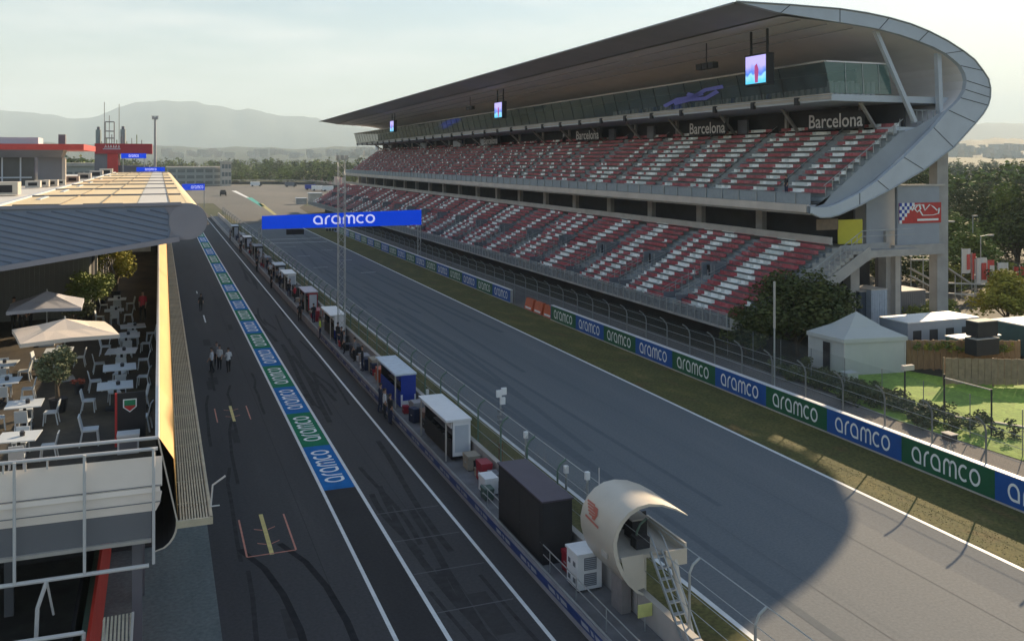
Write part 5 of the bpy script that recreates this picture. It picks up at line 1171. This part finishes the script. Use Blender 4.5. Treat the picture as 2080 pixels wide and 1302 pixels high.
for px, py, sz, lab in ((12, 398, .8, 'nearest at the left edge'), (68, 383, .55, 'first in the bunch of four'), (86, 381, .55, 'second in the bunch of four'), (104, 380, .55, 'third in the bunch of four'), (121, 378, .5, 'last in the bunch of four'), (148, 372, .6, 'just beyond the bunch of four'), (172, 366, .7, 'two beyond the bunch of four'), (196, 361, .8, 'next to last before the tower'), (216, 357, .9, 'farthest before the tower')):
    p = G(px, py, 12.62); t = thing('rooftop_cooler', 'pale rooftop cooling unit, ' + lab, 'rooftop unit', (p.x, p.y, 12.62), 0, 'cooling units on the pit building roof')
    mb = MB(); mb.box(p.x - sz, p.y - sz, 12.70, p.x + sz, p.y + sz, 12.62 + sz * 1.15, CONCL if ci % 2 else CREAM); mb.build('casing', t); mb = MB(); mb.box(p.x - sz * .6, p.y - sz * 1.02, 12.85, p.x + sz * .6, p.y - sz, 12.62 + sz * .9, BLACK); mb.build('grille', t); ci += 1
def block(name, label, x0, x1, ytop, ybot, d, depth, wall, cat='building', storeys=3, group=None):
    """building square to the track at survey distance"""
    A_ = PY(x0, ytop, d); B_ = PY(x1, ytop, d); t = thing(name, label, cat, (A_.x, d, 0), 0, group); H = A_.z
    mb = MB(); mb.box(A_.x, d, 0, B_.x, d + depth, H, wall); mb.build('wall', t); mb = MB(); mb.box(A_.x - .6, d - .6, H, B_.x + .6, d + depth, H + .8, CONCL); mb.build('roof', t)
    nw = max(3, int((B_.x - A_.x) / 5))
    for s in range(storeys):
        mb = MB(); z0 = H * (s + .25) / storeys; z1 = H * (s + .78) / storeys
        for k in range(nw): xa = A_.x + (B_.x - A_.x) * (k + .1) / nw; xb = A_.x + (B_.x - A_.x) * (k + .9) / nw; mb.box(xa, d - .12, z0, xb, d - .02, z1, mat('far_window', (.12, .14, .15), .4))
        mb.build('window_row', t)
    return t
block('white_building', 'long low grey and white building at the end of the straight', 340, 452, 342, 366, 560, 30, mat('far_grey_wall', (.30, .33, .33)))
block('white_building', 'small taller white block right of the long low building ending the straight', 450, 470, 331, 366, 545, 12, CONCL, storeys=3)
block('pale_hall', 'low pale hall seen between red canopy and control tower', 128, 192, 338, 350, 260, 20, mat('far_hall', (.34, .36, .34)), storeys=2)
# banner wall by the first corner, pinkish
mb = MB(); t = thing('corner_hoarding', 'pale pink and white hoarding curving along the first corner', 'hoarding', (70, 330, 0)); a = G(612, 362, 0); 
pts = [G(608, 364), G(650, 370), G(702, 380)]
for k, (p, q) in enumerate(zip(pts, pts[1:])):
    N = 8
    for j in range(N):
        u, v = p.lerp(q, j / N), p.lerp(q, (j + .92) / N); u.z = v.z = 0; hh = 4.2 + k * .8
        mb = MB(); mb.hexa([(u.x, u.y, 0), (v.x, v.y, 0), (v.x + .2, v.y + .3, 0), (u.x + .2, u.y + .3, 0), (u.x, u.y, u.z + hh), (v.x, v.y, v.z + hh), (v.x + .2, v.y + .3, v.z + hh), (u.x + .2, u.y + .3, u.z + hh)], (mat('pink_board', (.52, .28, .27)), CONCL, mat('rose_board', (.58, .40, .38)))[j % 3]); mb.build('board', t)
# tyre wall and marshal shelters near the end of the stand
for (px, py, sz, m, lab) in ((612, 415, 1.6, CONCR, 'pale concrete post block left of the lower seats far end'), (640, 408, 2.2, CONCL, 'pale shelter at the far end of the lower seats')):
    p = G(px, py, 0); t = thing('marshal_post', lab, 'shelter', (p.x, p.y, 0)); mb = MB(); mb.box(p.x - sz, p.y - sz, 0, p.x + sz, p.y + sz, sz * 1.2, m); mb.build('wall', t); mb = MB(); mb.box(p.x - sz * 1.15, p.y - sz * 1.15, sz * 1.2, p.x + sz * 1.15, p.y + sz * 1.15, sz * 1.32, GREYP); mb.build('roof', t)
t = thing('parked_truck', 'small dark vehicle standing on the sunlit track near the pit exit', 'truck', (0, 0, 0)); p = G(453, 398, 0); mb = MB(); mb.box(p.x - 1.2, p.y - 2.5, .5, p.x + 1.2, p.y + 1.2, 1.7, DARK); mb.build('body', t); mb = MB(); mb.hexa([(p.x - 1.1, p.y - .8, 1.7), (p.x + 1.1, p.y - .8, 1.7), (p.x + 1.1, p.y + 1, 1.7), (p.x - 1.1, p.y + 1, 1.7), (p.x - .9, p.y - .4, 2.4), (p.x + .9, p.y - .4, 2.4), (p.x + .9, p.y + .7, 2.4), (p.x - .9, p.y + .7, 2.4)], BLACK); mb.build('cab', t)
mb = MB()
for a in (-1.1, 1.1):
    for b in (-1.8, .8): mb.tube([(p.x + a - .12, p.y + b, .4), (p.x + a + .12, p.y + b, .4)], .4, BLACK, 10)
mb.build('wheel', t)

# ================================================================== GREENERY AND THE RIGHT-HAND COMPOUND
def leaves(mb, c, rx, ry, rz_, n, sz, m, clumps=14, rng=random, fill=.5):
    """leaf clusters: small quads spread through lobes of uneven size"""
    L = []
    for k in range(clumps):
        th = rng.uniform(0, 2 * math.pi); ph = math.acos(rng.uniform(-.75, 1)); q = rng.uniform(.35, .8)
        L.append((Vector((c[0] + rx * q * math.sin(ph) * math.cos(th), c[1] + ry * q * math.sin(ph) * math.sin(th), c[2] + rz_ * q * math.cos(ph))), rng.uniform(.28, .5)))
    for i in range(n):
        lc, lr = L[i % clumps]; d = Vector((rng.gauss(0, 1), rng.gauss(0, 1), rng.gauss(0, 1))).normalized() * (rng.random() ** .45)
        p = lc + Vector((d.x * rx * lr, d.y * ry * lr, d.z * rz_ * lr)); s = sz * rng.uniform(.55, 1.3)
        nrm = (d + Vector((rng.gauss(0, .6), rng.gauss(0, .6), rng.gauss(0, .6)))).normalized(); a = nrm.cross(Vector((0, 0, 1)) if abs(nrm.z) < .9 else Vector((1, 0, 0))).normalized() * s; b = nrm.cross(a).normalized() * s * .7
        mb.poly([p - a, p + b * .6 - a * .1, p + a, p - b], m)
def tree(name, label, x, y, z0, h, r, leafm, n=2600, leaf=.22, cat='tree', group=None, trunk_h=.35, seed=0, clumps=16, ry=None):
    rng = random.Random(seed); t = thing(name, label, cat, (x, y, z0), 0, group); mb = MB(); th = h * trunk_h
    mb.tube([(x, y, z0), (x + rng.uniform(-.1, .1) * r, y, z0 + th), (x + rng.uniform(-.15, .15) * r, y, z0 + h * .75)], [h * .03 + .03, h * .022 + .02, .02], BARK, 7)
    for k in range(5):
        a = k * 1.3 + rng.random(); mb.tube([(x, y, z0 + th * (.8 + .1 * k)), (x + math.cos(a) * r * .6, y + math.sin(a) * r * .6, z0 + th + (h - th) * rng.uniform(.35, .7))], [h * .013 + .015, .012], BARK, 5)
    mb.build('trunk', t); mb = MB(); leaves(mb, (x, y, z0 + th + (h - th) * .48), r, ry or r, (h - th) * .56, n, leaf, leafm, clumps, rng); mb.build('crown', t); return t
LEAFA = [LEAF1, LEAF2, LEAF4]
# dense dark tree in front of the stand's near end
tree('broad_tree', 'dense dark bushy tree in front of the grandstand near end beside the tent', 45.7, 57.2, 0, 6.3, 4.0, LEAF1, 16000, .17, seed=4, trunk_h=.14, clumps=34)
tree('broad_tree', 'lower dark bushes under the lower tier left of the dense tree', 42.2, 59.0, 0, 3.6, 2.3, LEAF1, 5000, .15, seed=5, trunk_h=.1, clumps=18, cat='bush')
# terrace plants
def potted(name, label, px, py, h, r, m, seed, n=900, th=.4, leaf=.06):
    p = G(px, py, FZ); t = tree(name, label, p.x, p.y, FZ + .45, h, r, m, n, leaf, 'potted tree', None, th, seed, 12)
    mb = MB(); mb.tube([(p.x, p.y, FZ), (p.x, p.y, FZ + .5)], [.26, .34], BLACK, 12); mb.build('pot', t); return t
potted('olive_tree', 'olive tree in a black pot in front of the cream parasol', 118, 836, 2.15, .78, LEAF4, 21, 3000, .30)
potted('potted_bush', 'green bush behind the cream parasol between the tables', 178, 652, 2.4, 1.35, LEAF2, 22, 3600, .12, .09)
potted('potted_bush', 'pale green low bush just behind the top of the cream parasol', 150, 674, 1.7, 1.1, LEAF4, 23, 2600, .12, .08)
potted('potted_bush', 'dark green bush by the grey wall at the far left of the terrace', 12, 640, 2.2, 1.1, LEAF2, 25, 2200, .12, .09)
potted('potted_bush', 'leafy green bush just left of the tall yellow green tree', 205, 622, 2.0, .8, LEAF2, 26, 2200, .12, .08)
potted('potted_tree', 'tall yellow green leafy tree in the terrace corner under the roof', 235, 606, 4.3, 1.55, LEAF3, 24, 7000, .12, .10)
p = G(160, 800, FZ); t = thing('flower_pot', 'dark pot with red flowers beside the olive tree', 'flower pot', (p.x, p.y, FZ)); mb = MB(); mb.tube([(p.x, p.y, FZ), (p.x, p.y, FZ + .35)], [.14, .2], BLACK, 10); mb.build('pot', t); mb = MB(); leaves(mb, (p.x, p.y, FZ + .5), .3, .3, .2, 220, .05, mat('flower_red', (.40, .09, .05)), 6, random.Random(2)); mb.build('flowers', t)
# big trees right, behind the stand
rng = random.Random(5)
BT = [(1958, 430, 95, 11.5, 4.6, LEAF2, 'tall tree just right of the grandstand end column'), (2010, 392, 104, 14, 6.0, LEAF1, 'big dark tree second right of the grandstand column'), (2066, 372, 98, 14, 6.2, LEAF2, 'big green tree at the right edge of the view'), (1935, 415, 125, 12, 5, LEAF1, 'dark tree peeping out right behind the end column'), (1985, 368, 150, 14, 7, LEAF1, 'distant dark tree behind the second right hand tree'), (2050, 362, 165, 15, 8, LEAF4, 'distant pale tree at the right edge, farthest of the row'), (1870, 352, 150, 14, 7, LEAF1, 'distant tree seen through the opening above the red emblem'), (2120, 380, 95, 15, 7, LEAF1, 'dark tree just outside the right edge'), (1975, 470, 88, 8.5, 3.6, LEAF2, 'smaller tree above the white flags')]
for k, (px, py, Y, h, r, m, lab) in enumerate(BT):
    p = PY(px, py, Y); tree('tall_tree', lab, p.x, Y, 0 if p.z - h > -2 else p.z - h, h, r, m, 9000, .24, group='tall trees right of the grandstand', seed=40 + k, clumps=26, trunk_h=.22)
tree('round_tree', 'round yellow green tree at the right edge above the dark speakers', 73.0, 62, -.3, 5.0, 3.3, LEAF3, 9000, .17, seed=70, trunk_h=.15, clumps=26)
tree('round_tree', 'low shrub left of the round yellow green tree', 67.2, 63.5, 0, 2.2, 2.2, LEAF2, 2500, .14, 'bush', seed=71, trunk_h=.1)
tree('round_tree', 'low bushes under the tower beam behind the trailers', 61.5, 62.0, 0, 2.6, 2.4, LEAF2, 2500, .14, 'bush', seed=72, trunk_h=.1)
def wood(name, label, pts, hmin, hmax, n, seed, leafm):
    rg = random.Random(seed); mb = MB()
    for k in range(n):
        i = rg.randrange(len(pts) - 1); u = rg.random(); a, b = Vector(pts[i]), Vector(pts[i + 1]); p = a.lerp(b, u); dpt = rg.uniform(0, a.length * .12); d = p.normalized(); p = p + d * dpt; h = rg.uniform(hmin, hmax); r = h * rg.uniform(.35, .55)
        leaves(mb, (p.x, p.y, h * .5), r, r, h * .55, 170, h * .055, leafm[k % len(leafm)], 7, rg)
    return tag(mb.build(name), label, 'trees', kind='stuff')
def dl(x, d): r = _ray(x, 325); return (r[0] * d, r[1] * d, 0)
wood('woodland', 'band of green woods across the end of the straight', [dl(-150, 620), dl(120, 640), dl(320, 720), dl(480, 760), dl(640, 680), dl(760, 640)], 9, 17, 420, 3, [LEAF2, LEAF1])
wood('woodland', 'nearer green trees and bushes along the far side of the first corner', [dl(455, 560), dl(560, 575), dl(640, 560), dl(760, 520)], 5, 11, 150, 15, [LEAF2, LEAF1])
mb = MB(); pts = [G(398, 378), G(470, 374.5), G(560, 374), G(640, 376), G(700, 384)]
for a, b in zip(pts, pts[1:]): mb.beam(a + Vector((0, 0, .7)), b + Vector((0, 0, .7)), 1.2, 1.5, DARK)
tb = thing('tyre_barrier', 'long dark tyre barrier along the far side of the first corner', 'barrier', tuple(pts[0])); mb.build('tyre_stack', tb); mb = MB()
for a, b in zip(pts, pts[1:]): mb.beam(a + Vector((0, 6, 2.4)), b + Vector((0, 6, 2.4)), .3, .35, CONCL)
mb.build('rail', tb)
for k, (px, py, m, lab) in enumerate(((632, 386, BLUEV, 'blue vehicle parked by the first corner'), (646, 388, WHITE, 'white vehicle next to the blue one by the first corner'), (668, 389, WHITE, 'white van nearest the stand by the first corner'), (520, 379, WHITE, 'small white van far away on the run-off'), (590, 380, GREYD, 'dark grey van far away on the run-off'))):
    p = G(px, py, 0); t = thing('parked_van', lab, 'van', (p.x, p.y, 0)); mb = MB(); mb.box(p.x - 3, p.y - 1.2, .5, p.x + 2, p.y + 1.2, 2.6, m); mb.build('body', t); mb = MB(); mb.hexa([(p.x + 2, p.y - 1.15, .5), (p.x + 3.4, p.y - 1.15, .5), (p.x + 3.4, p.y + 1.15, .5), (p.x + 2, p.y + 1.15, .5), (p.x + 2, p.y - 1.1, 2.4), (p.x + 2.5, p.y - 1.1, 2.4), (p.x + 2.5, p.y + 1.1, 2.4), (p.x + 2, p.y + 1.1, 2.4)], DARK); mb.build('cab', t); mb = MB()
    for a in (-2, 2): mb.tube([(p.x + a, p.y - 1.25, .45), (p.x + a, p.y + 1.25, .45)], .45, BLACK, 8)
    mb.build('wheel', t)
wood('woodland', 'wide woodland in the valley beyond the right side of the grandstand', [dl(1700, 260), dl(1900, 240), dl(2100, 220), dl(2400, 200)], 9, 15, 210, 4, [LEAF1, LEAF2])
wood('woodland', 'farther woods in the valley beyond the right side', [dl(1700, 520), dl(1950, 480), dl(2300, 440)], 8, 14, 230, 6, [LEAF1, LEAF4])
wood('woodland', 'hazy woods and groves far out in the right hand valley', [dl(1650, 1000), dl(1950, 900), dl(2400, 860)], 9, 17, 260, 16, [LEAF1, LEAF2])
wood('woodland', 'hazy belt of trees at the foot of the right hand hills', [dl(1650, 1500), dl(2400, 1400)], 11, 20, 160, 18, [LEAF1])
wood('woodland', 'trees between the club building and the control tower', [dl(-100, 330), dl(60, 340), dl(190, 350)], 13, 19, 70, 8, [LEAF1, LEAF2])
wood('hedgerow', 'low dark hedges and bushes behind the grandstand end under the flags', [dl(1760, 108), dl(1880, 104), dl(2000, 100), dl(2180, 96)], 2.4, 4.4, 90, 14, [LEAF1, LEAF2])
# service-road hedge bank
mb = MB(); rg = random.Random(9); hp = [(41.6, 26), (41.4, 30), (41.2, 33), (40.9, 38), (40.2, 42), (40.2, 46), (40.6, 50), (41.0, 54)]
for k in range(100):
    i = rg.randrange(len(hp) - 1); u = rg.random(); x = hp[i][0] + (hp[i + 1][0] - hp[i][0]) * u + rg.uniform(-.6, 2.0); y = hp[i][1] + (hp[i + 1][1] - hp[i][1]) * u
    leaves(mb, (x, y, .45), .9, .9, .6, 260, .10, LEAF1 if k % 3 else LEAF4, 6, rg)
tag(mb.build('scrub_bank'), 'dark scrubby hedge bank between service road and lawn', 'hedge', kind='stuff')
# rough tufts in the verges
mb = MB(); rg = random.Random(19)
for k in range(9000):
    x = rg.uniform(29.65, 34.1); y = 18 + 52 * rg.random() ** 1.3; hh = rg.uniform(.01, .03); a = rg.uniform(0, 6.28); dx, dy = math.cos(a) * .03, math.sin(a) * .03
    mb.poly([(x - dx, y - dy, .004), (x + dx, y + dy, .004), (x + dx * .4 + .02, y + dy * .4, hh)], GRASS)
tag(mb.build('verge_tufts'), 'rough dry grass tufts along the verge beside the track', 'grass', kind='stuff')

# ---- marquee
t = thing('marquee', 'pale square marquee tent with pyramid roof behind the service road', 'tent', (45.5, 51.5, 0))
c0 = G(1642, 744, 0); c1 = G(1716, 762, 0); c2 = G(1838, 756, 0); 
P0 = Vector((44.1, 54.0, 0)); P1 = Vector((44.35, 50.6, 0)); P2 = Vector((49.1, 49.9, 0)); P3 = P0 + P2 - P1
zw = 2.55
c0 = PY(1640, 668, P0.y); ap = PY(1738, 637, 51.9)
cor = [P0, P1, P2, P3]; cen_ = (P0 + P2) / 2
for k, (a, b) in enumerate(((P0, P1), (P1, P2), (P2, P3), (P3, P0))):
    mb = MB(); mb.loft([[tuple(a + (b - a) * (j / 10) + Vector((0, 0, z)) + (cen_ - a).normalized() * (.03 * ((j + k) % 2))) for j in range(11)] for z in (.02, zw)], CANVAS); mb.build('side_wall', t)
mb = MB(); apx = Vector((cen_.x, cen_.y, 4.15)); ov = 1.05
ring_ = [cen_ + (q - cen_) * ov + Vector((0, 0, zw)) for q in cor]
for k in range(4):
    a, b = ring_[k], ring_[(k + 1) % 4]; m1 = (a + apx) / 2 - Vector((0, 0, .16)); m2 = (b + apx) / 2 - Vector((0, 0, .16)); mb.poly([a, b, m2, m1], CANVAS); mb.poly([m1, m2, apx], CANVAS); mb.poly([a, a - Vector((0, 0, .28)), b - Vector((0, 0, .28)), b], CANVAS)
mb.build('roof', t)
mb = MB(); q0 = P0.lerp(P1, .42); q1 = P0.lerp(P1, .62); o_ = Vector((-.06, -.02, 0)); mb.poly([q0 + o_, q1 + o_, q1 + o_ + Vector((0, 0, 2.1)), q0 + o_ + Vector((0, 0, 2.1))], BLACK); mb.build('doorway', t)
mb = MB()
for q in cor: mb.tube([q, q + Vector((0, 0, zw))], .05, WTUBE, 6)
mb.build('pole', t)
p = G(1722, 772, .0); t = thing('water_tank', 'pale grey tank box at the near corner of the marquee', 'tank', (42.7, 48.4, 0)); mb = MB(); mb.box(43.4, 49.2, 0, 44.3, 49.9, .5, CANVAS); mb.build('body', t); mb = MB(); mb.box(43.35, 49.15, .5, 44.35, 49.95, .57, CANVAS); mb.build('lid', t)
# trailers with bright roofs
def trailer(name, label, x0, x1, y0, y1, h, wm, rm):
    t = thing(name, label, 'trailer', (x0, y0, 0)); mb = MB(); mb.box(x0, y0, .5, x1, y1, h, wm); mb.build('body', t); mb = MB(); mb.box(x0 - .05, y0 - .05, h, x1 + .05, y1 + .05, h + .08, rm); mb.build('roof', t)
    mb = MB(); k = x0 + .5
    while k < x1 - 1: mb.box(k, y0 - .02, h * .5, k + .8, y0 - .005, h * .8, DARK); k += 1.6
    mb.build('window', t); mb = MB()
    for x in (x0 + .8, x1 - .8): mb.tube([(x, y0 + .1, .35), (x, y0 + .35, .35)], .35, BLACK, 10)
    mb.build('wheel', t)
trailer('office_trailer', 'long white topped trailer right of the marquee', 51.6, 58.6, 52.2, 55.0, 2.9, TWR, WHITE)
trailer('office_trailer', 'second trailer with white awning, lower and nearer', 53.6, 57.6, 49.4, 50.6, 2.1, mat('green_wall', (.06, .14, .10)), WHITE)
trailer('office_trailer', 'pale topped trailer at the right edge behind the black towers', 59.6, 66.0, 49.0, 52.0, 2.7, mat('teal_wall', (.05, .10, .10)), CANVAS)
for (px0, px1, pt, pb_, Y, lab) in ((1986, 2027, 652, 686, 47.2, 'black cube box with pale lid, upper one of the two stacked'), (1984, 2030, 687, 724, 47.0, 'black cube box under the upper one')):
    a, b = PY(px0, pb_, Y), PY(px1, pt, Y); t = thing('black_cube_box', lab, 'box', (a.x, Y, a.z), 0, 'stacked black cube boxes'); mb = MB(); mb.box(a.x, Y, max(0, a.z) if 'upper' in lab else 0, b.x, Y + 1.0, b.z, BLACK); mb.build('body', t)
    mb = MB(); mb.box(a.x - .02, Y - .02, b.z, b.x + .02, Y + 1.02, b.z + .05, CONCL if 'upper' in lab else GREYD); mb.build('lid', t)
def fence(name, label, A_, B_, z0, z1, m, n):
    t = thing(name, label, 'fence', tuple(A_)); A_ = Vector(A_); B_ = Vector(B_); d = (B_ - A_); mb = MB()
    for k in range(n): a = A_ + d * (k / n); b = A_ + d * ((k + .94) / n); j = .02 * (k % 2); mb.beam(a + Vector((0, j, (z0 + z1) / 2)), b + Vector((0, j, (z0 + z1) / 2)), .04, z1 - z0 - .05 * (k % 3), m)
    mb.build('boards', t); mb = MB()
    for k in range(5): p = A_ + d * (k / 4) + Vector((0, .08, 0)); mb.box(p.x - .05, p.y, 0, p.x + .05, p.y + .1, z1, m)
    mb.build('post', t)
fence('timber_fence', 'tan timber fence beside the lawn, nearer and longer one', (48.6, 45.9, 0), (60, 40.5, 0), .15, 1.9, mat('tan_boards', (.30, .22, .15), .8, .2, 3), 60)
fence('timber_fence', 'brown reed fence behind the marquee overgrown with shrubs', (49.6, 50.3, 0), (57, 47.2, 0), .1, 2.2, WOOD, 40)
mb = MB(); rg = random.Random(33)
for k in range(14): leaves(mb, (50.2 + k * .45, 49.8 - k * .19, 1.7), .5, .4, .5, 130, .08, LEAF3 if k % 2 else LEAF2, 5, rg)
tag(mb.build('climbing_shrubs'), 'yellow green shrubs growing over the brown reed fence', 'shrubs', kind='stuff')
# container, boxes and rails beneath the stand
def sbox(name, label, px0, px1, pt, pb_, Y, dep, m, cat):
    a, b = PY(px0, pb_, Y), PY(px1, pt, Y); t = thing(name, label, cat, (a.x, Y, 0)); mb = MB(); mb.box(a.x, Y, 0, b.x, Y + dep, b.z, m); k = a.x + .1
    while k < b.x - .1: mb.box(k, Y - .03, .1, k + .06, Y, b.z - .1, m); k += .25
    mb.build('body', t); mb = MB(); mb.box(a.x - .04, Y - .04, b.z, b.x + .04, Y + dep, b.z + .07, CONCL); mb.build('roof', t)
sbox('site_cabin', 'pale blue cabin standing between the stand columns', 1770, 1802, 588, 660, 59.0, 2.4, mat('cabin_blue', (.36, .42, .50)), 'cabin')
sbox('site_cabin', 'dark blue cabin left of the pale blue one', 1746, 1768, 592, 660, 59.6, 2, mat('cabin_dark', (.06, .08, .11)), 'cabin')
sbox('site_cabin', 'grey container right of the stand columns', 1830, 1880, 590, 650, 63.5, 3, GREYD, 'container')
sbox('site_cabin', 'grey container behind the dense tree', 1690, 1726, 580, 640, 61.5, 2.4, GREYD, 'container')
t = thing('scaffold_stair', 'metal stair and scaffold seen through the opening under the tower', 'stair', (62, 72, 0)); mb = MB()
for (x0, y0, x1, y1) in ((1848, 528, 1905, 528), (1848, 545, 1905, 575), (1848, 560, 1905, 590), (1925, 545, 1970, 575), (1925, 575, 2010, 578), (1850, 592, 2000, 600)):
    a, b = PY(x0, y0, 72), PY(x1, y1, 72); mb.beam(a, b, .3, .14, CONCL)
for x in (1850, 1875, 1900, 1940, 1980): a = PY(x, 520, 72); mb.tube([(a.x, 72, 0), (a.x, 72, a.z - (2 if x > 1920 else 0))], .06, STEEL, 5)
mb.build('stair_frame', t)
# flags
FW = mat('flag_white', (.74, .68, .62), .8, .04); FR = mat('flag_red', (.66, .10, .08), .8, .1)
for k, (x0, x1, yt, yb, lab) in enumerate(((1953, 1973, 505, 556, 'tall white flag, leftmost beside the column'), (1974, 1982, 515, 568, 'narrow red and white flag just right of the leftmost'), (1983, 2003, 523, 577, 'tall white flag, second of the big ones'), (2005, 2018, 528, 580, 'red and cream flag right of the second white flag'), (2026, 2048, 533, 562, 'shorter white flag, third from the column'), (2058, 2070, 542, 560, 'small red flag poking above the round tree'), (2072, 2086, 541, 560, 'small pink flag at the right edge'))):
    Y = 75; a, b = PY(x0, yb, Y), PY(x1, yt, Y); t = thing('banner_flag', lab, 'flag', (a.x, Y, 0), 0, 'banner flags behind the grandstand end'); N = 5
    mb = MB(); mb.loft([[(a.x + (b.x - a.x) * j / N, Y + .12 * math.sin(j * 1.7 + k), z) for j in range(N + 1)] for z in (a.z, (a.z + b.z) / 2, b.z)], FW if k in (0, 2, 4) else FR); cl = mb.build('cloth', t)
    mb = MB(); w_ = b.x - a.x
    mb.loft([[(a.x + w_ * (.45 + .5 * j / 3), Y - .05 + .12 * math.sin((.45 + .5 * j / 3) * 5 * 1.7 + k), z) for j in range(4)] for z in (a.z + .4, (a.z + b.z) / 2, b.z - .6)], FR if k in (0, 2) else FW); mb.build('cloth_stripe', cl)
    mb = MB(); mb.tube([(a.x, Y, 0), (a.x, Y, b.z + .1)], .04, STEEL, 6); mb.build('pole', t)
# lamp posts and cctv poles on the right
def lamp(label, px, pt, Y, arm=1.2, h=None, head=CONCL):
    p = PY(px, pt, Y); t = thing('street_lamp', label, 'street lamp', (p.x, Y, 0)); mb = MB(); mb.tube([(p.x, Y, 0), (p.x, Y, p.z), (p.x + arm, Y, p.z + .1)], .06, STEEL, 6); mb.build('pole', t); mb = MB(); mb.box(p.x + arm - .1, Y - .15, p.z, p.x + arm + .7, Y + .15, p.z + .16, head); mb.build('lamp_head', t)
lamp('street lamp right of the end column in front of the trees', 1992, 480, 78); lamp('lamp head poking out beside the end column', 1924, 452, 72, .2); lamp('slim lamp pole in front of the tall trees above the flags', 1976, 440, 92, .05)
p = PX(1573, 572, 36.8); t = thing('camera_pole', 'tall thin pole with white upper part behind the service road', 'pole', (36.8, p.y, 0)); mb = MB(); mb.tube([(36.8, p.y, 0), (36.8, p.y, 4.2)], .055, STEEL, 6); mb.build('pole', t); mb = MB(); mb.tube([(36.8, p.y, 4.2), (36.8, p.y, p.z)], .075, CONCL, 6); mb.build('white_sleeve', t)
for (px, pt, X, lab) in ((1838, 742, 42.0, 'dark post with pale box beside the lawn'), (1918, 760, 41.6, 'dark slim post in front of the lawn carrying a barrier arm'), (2014, 790, 42.2, 'slim post at the right end of the barrier arm')):
    p = PX(px, pt, X); t = thing('compound_post', lab, 'post', (X, p.y, 0)); mb = MB(); mb.tube([(X, p.y, 0), (X, p.y, p.z)], .05, BLACK, 6); mb.build('pole', t)
    if 'pale box' in lab: mb = MB(); mb.box(X - .2, p.y - .15, p.z - .3, X + .6, p.y + .1, p.z, CONCL); mb.build('box', t)
    if 'arm' in lab and 'carrying' in lab: q = PX(2014, 792, 42.2); mb = MB(); mb.beam((X, p.y, p.z - .2), q, .06, .06, CONCL); mb.build('barrier_arm', t)
p = G(1925, 905, 0); t = thing('tripod_camera', 'black broadcast camera box on thin legs beside the service road', 'camera', (37.5, p.y, 0)); a = PX(1929, 888, 37.5)
mb = MB(); mb.box(37.3, a.y - .3, a.z - .15, 37.7, a.y + .3, a.z + .18, BLACK); mb.build('body', t); mb = MB(); mb.box(37.25, a.y - .33, a.z + .18, 37.75, a.y + .33, a.z + .22, CONCL); mb.build('lid', t); mb = MB()
for q in range(3): mb.tube([(37.5, a.y, a.z - .15), (37.5 + .35 * math.cos(q * 2.1), a.y + .35 * math.sin(q * 2.1), 0)], .02, STEEL, 5)
mb.build('leg', t)
cf = thing('compound_fence', 'thin wire mesh fence between service road and lawn', 'fence', (41.0, 30, 0)); y = 24; mb = MB()
while y < 62: mb2 = MB(); mb2.tube([(40.7, y, 0), (40.7, y, 2.4)], .025, MATS['dull_post'], 5); mb2.build('post', cf); y += 3.2
mb.poly([(40.72, 24, .1), (40.72, 60, .1), (40.72, 60, 2.4), (40.72, 24, 2.4)], NETM); mb.build('netting', cf); 
# concrete kerb of the lawn
mb = MB()
for a, b in zip([(47.5, 33), (44.6, 38.0), (42.2, 41.5), (41.2, 44.0)], [(44.6, 38.0), (42.2, 41.5), (41.2, 44.0), (40.9, 47)]): mb.beam((a[0], a[1], .06), (b[0], b[1], .06), .22, .12, CONCL)
struct(mb.build('kerb'))

# ================================================================== HAZE
mb = MB(); mb.box(-8600, -700, -1.2, 14000, 13000, 900, BLACK); hz = mb.build('haze'); hz['kind'] = 'stuff'; hz['label'] = 'pale haze in the air over the whole circuit and hills'
hm = bpy.data.materials.new('haze_air'); hm.use_nodes = True; t = hm.node_tree; t.nodes.clear(); o_ = t.nodes.new('ShaderNodeOutputMaterial'); v = t.nodes.new('ShaderNodeVolumePrincipled')
v.inputs['Color'].default_value = (.72, .88, .99, 1); v.inputs['Density'].default_value = .00014; v.inputs['Anisotropy'].default_value = .0
t.links.new(v.outputs[0], o_.inputs['Volume']); hz.data.materials.clear(); hz.data.materials.append(hm)
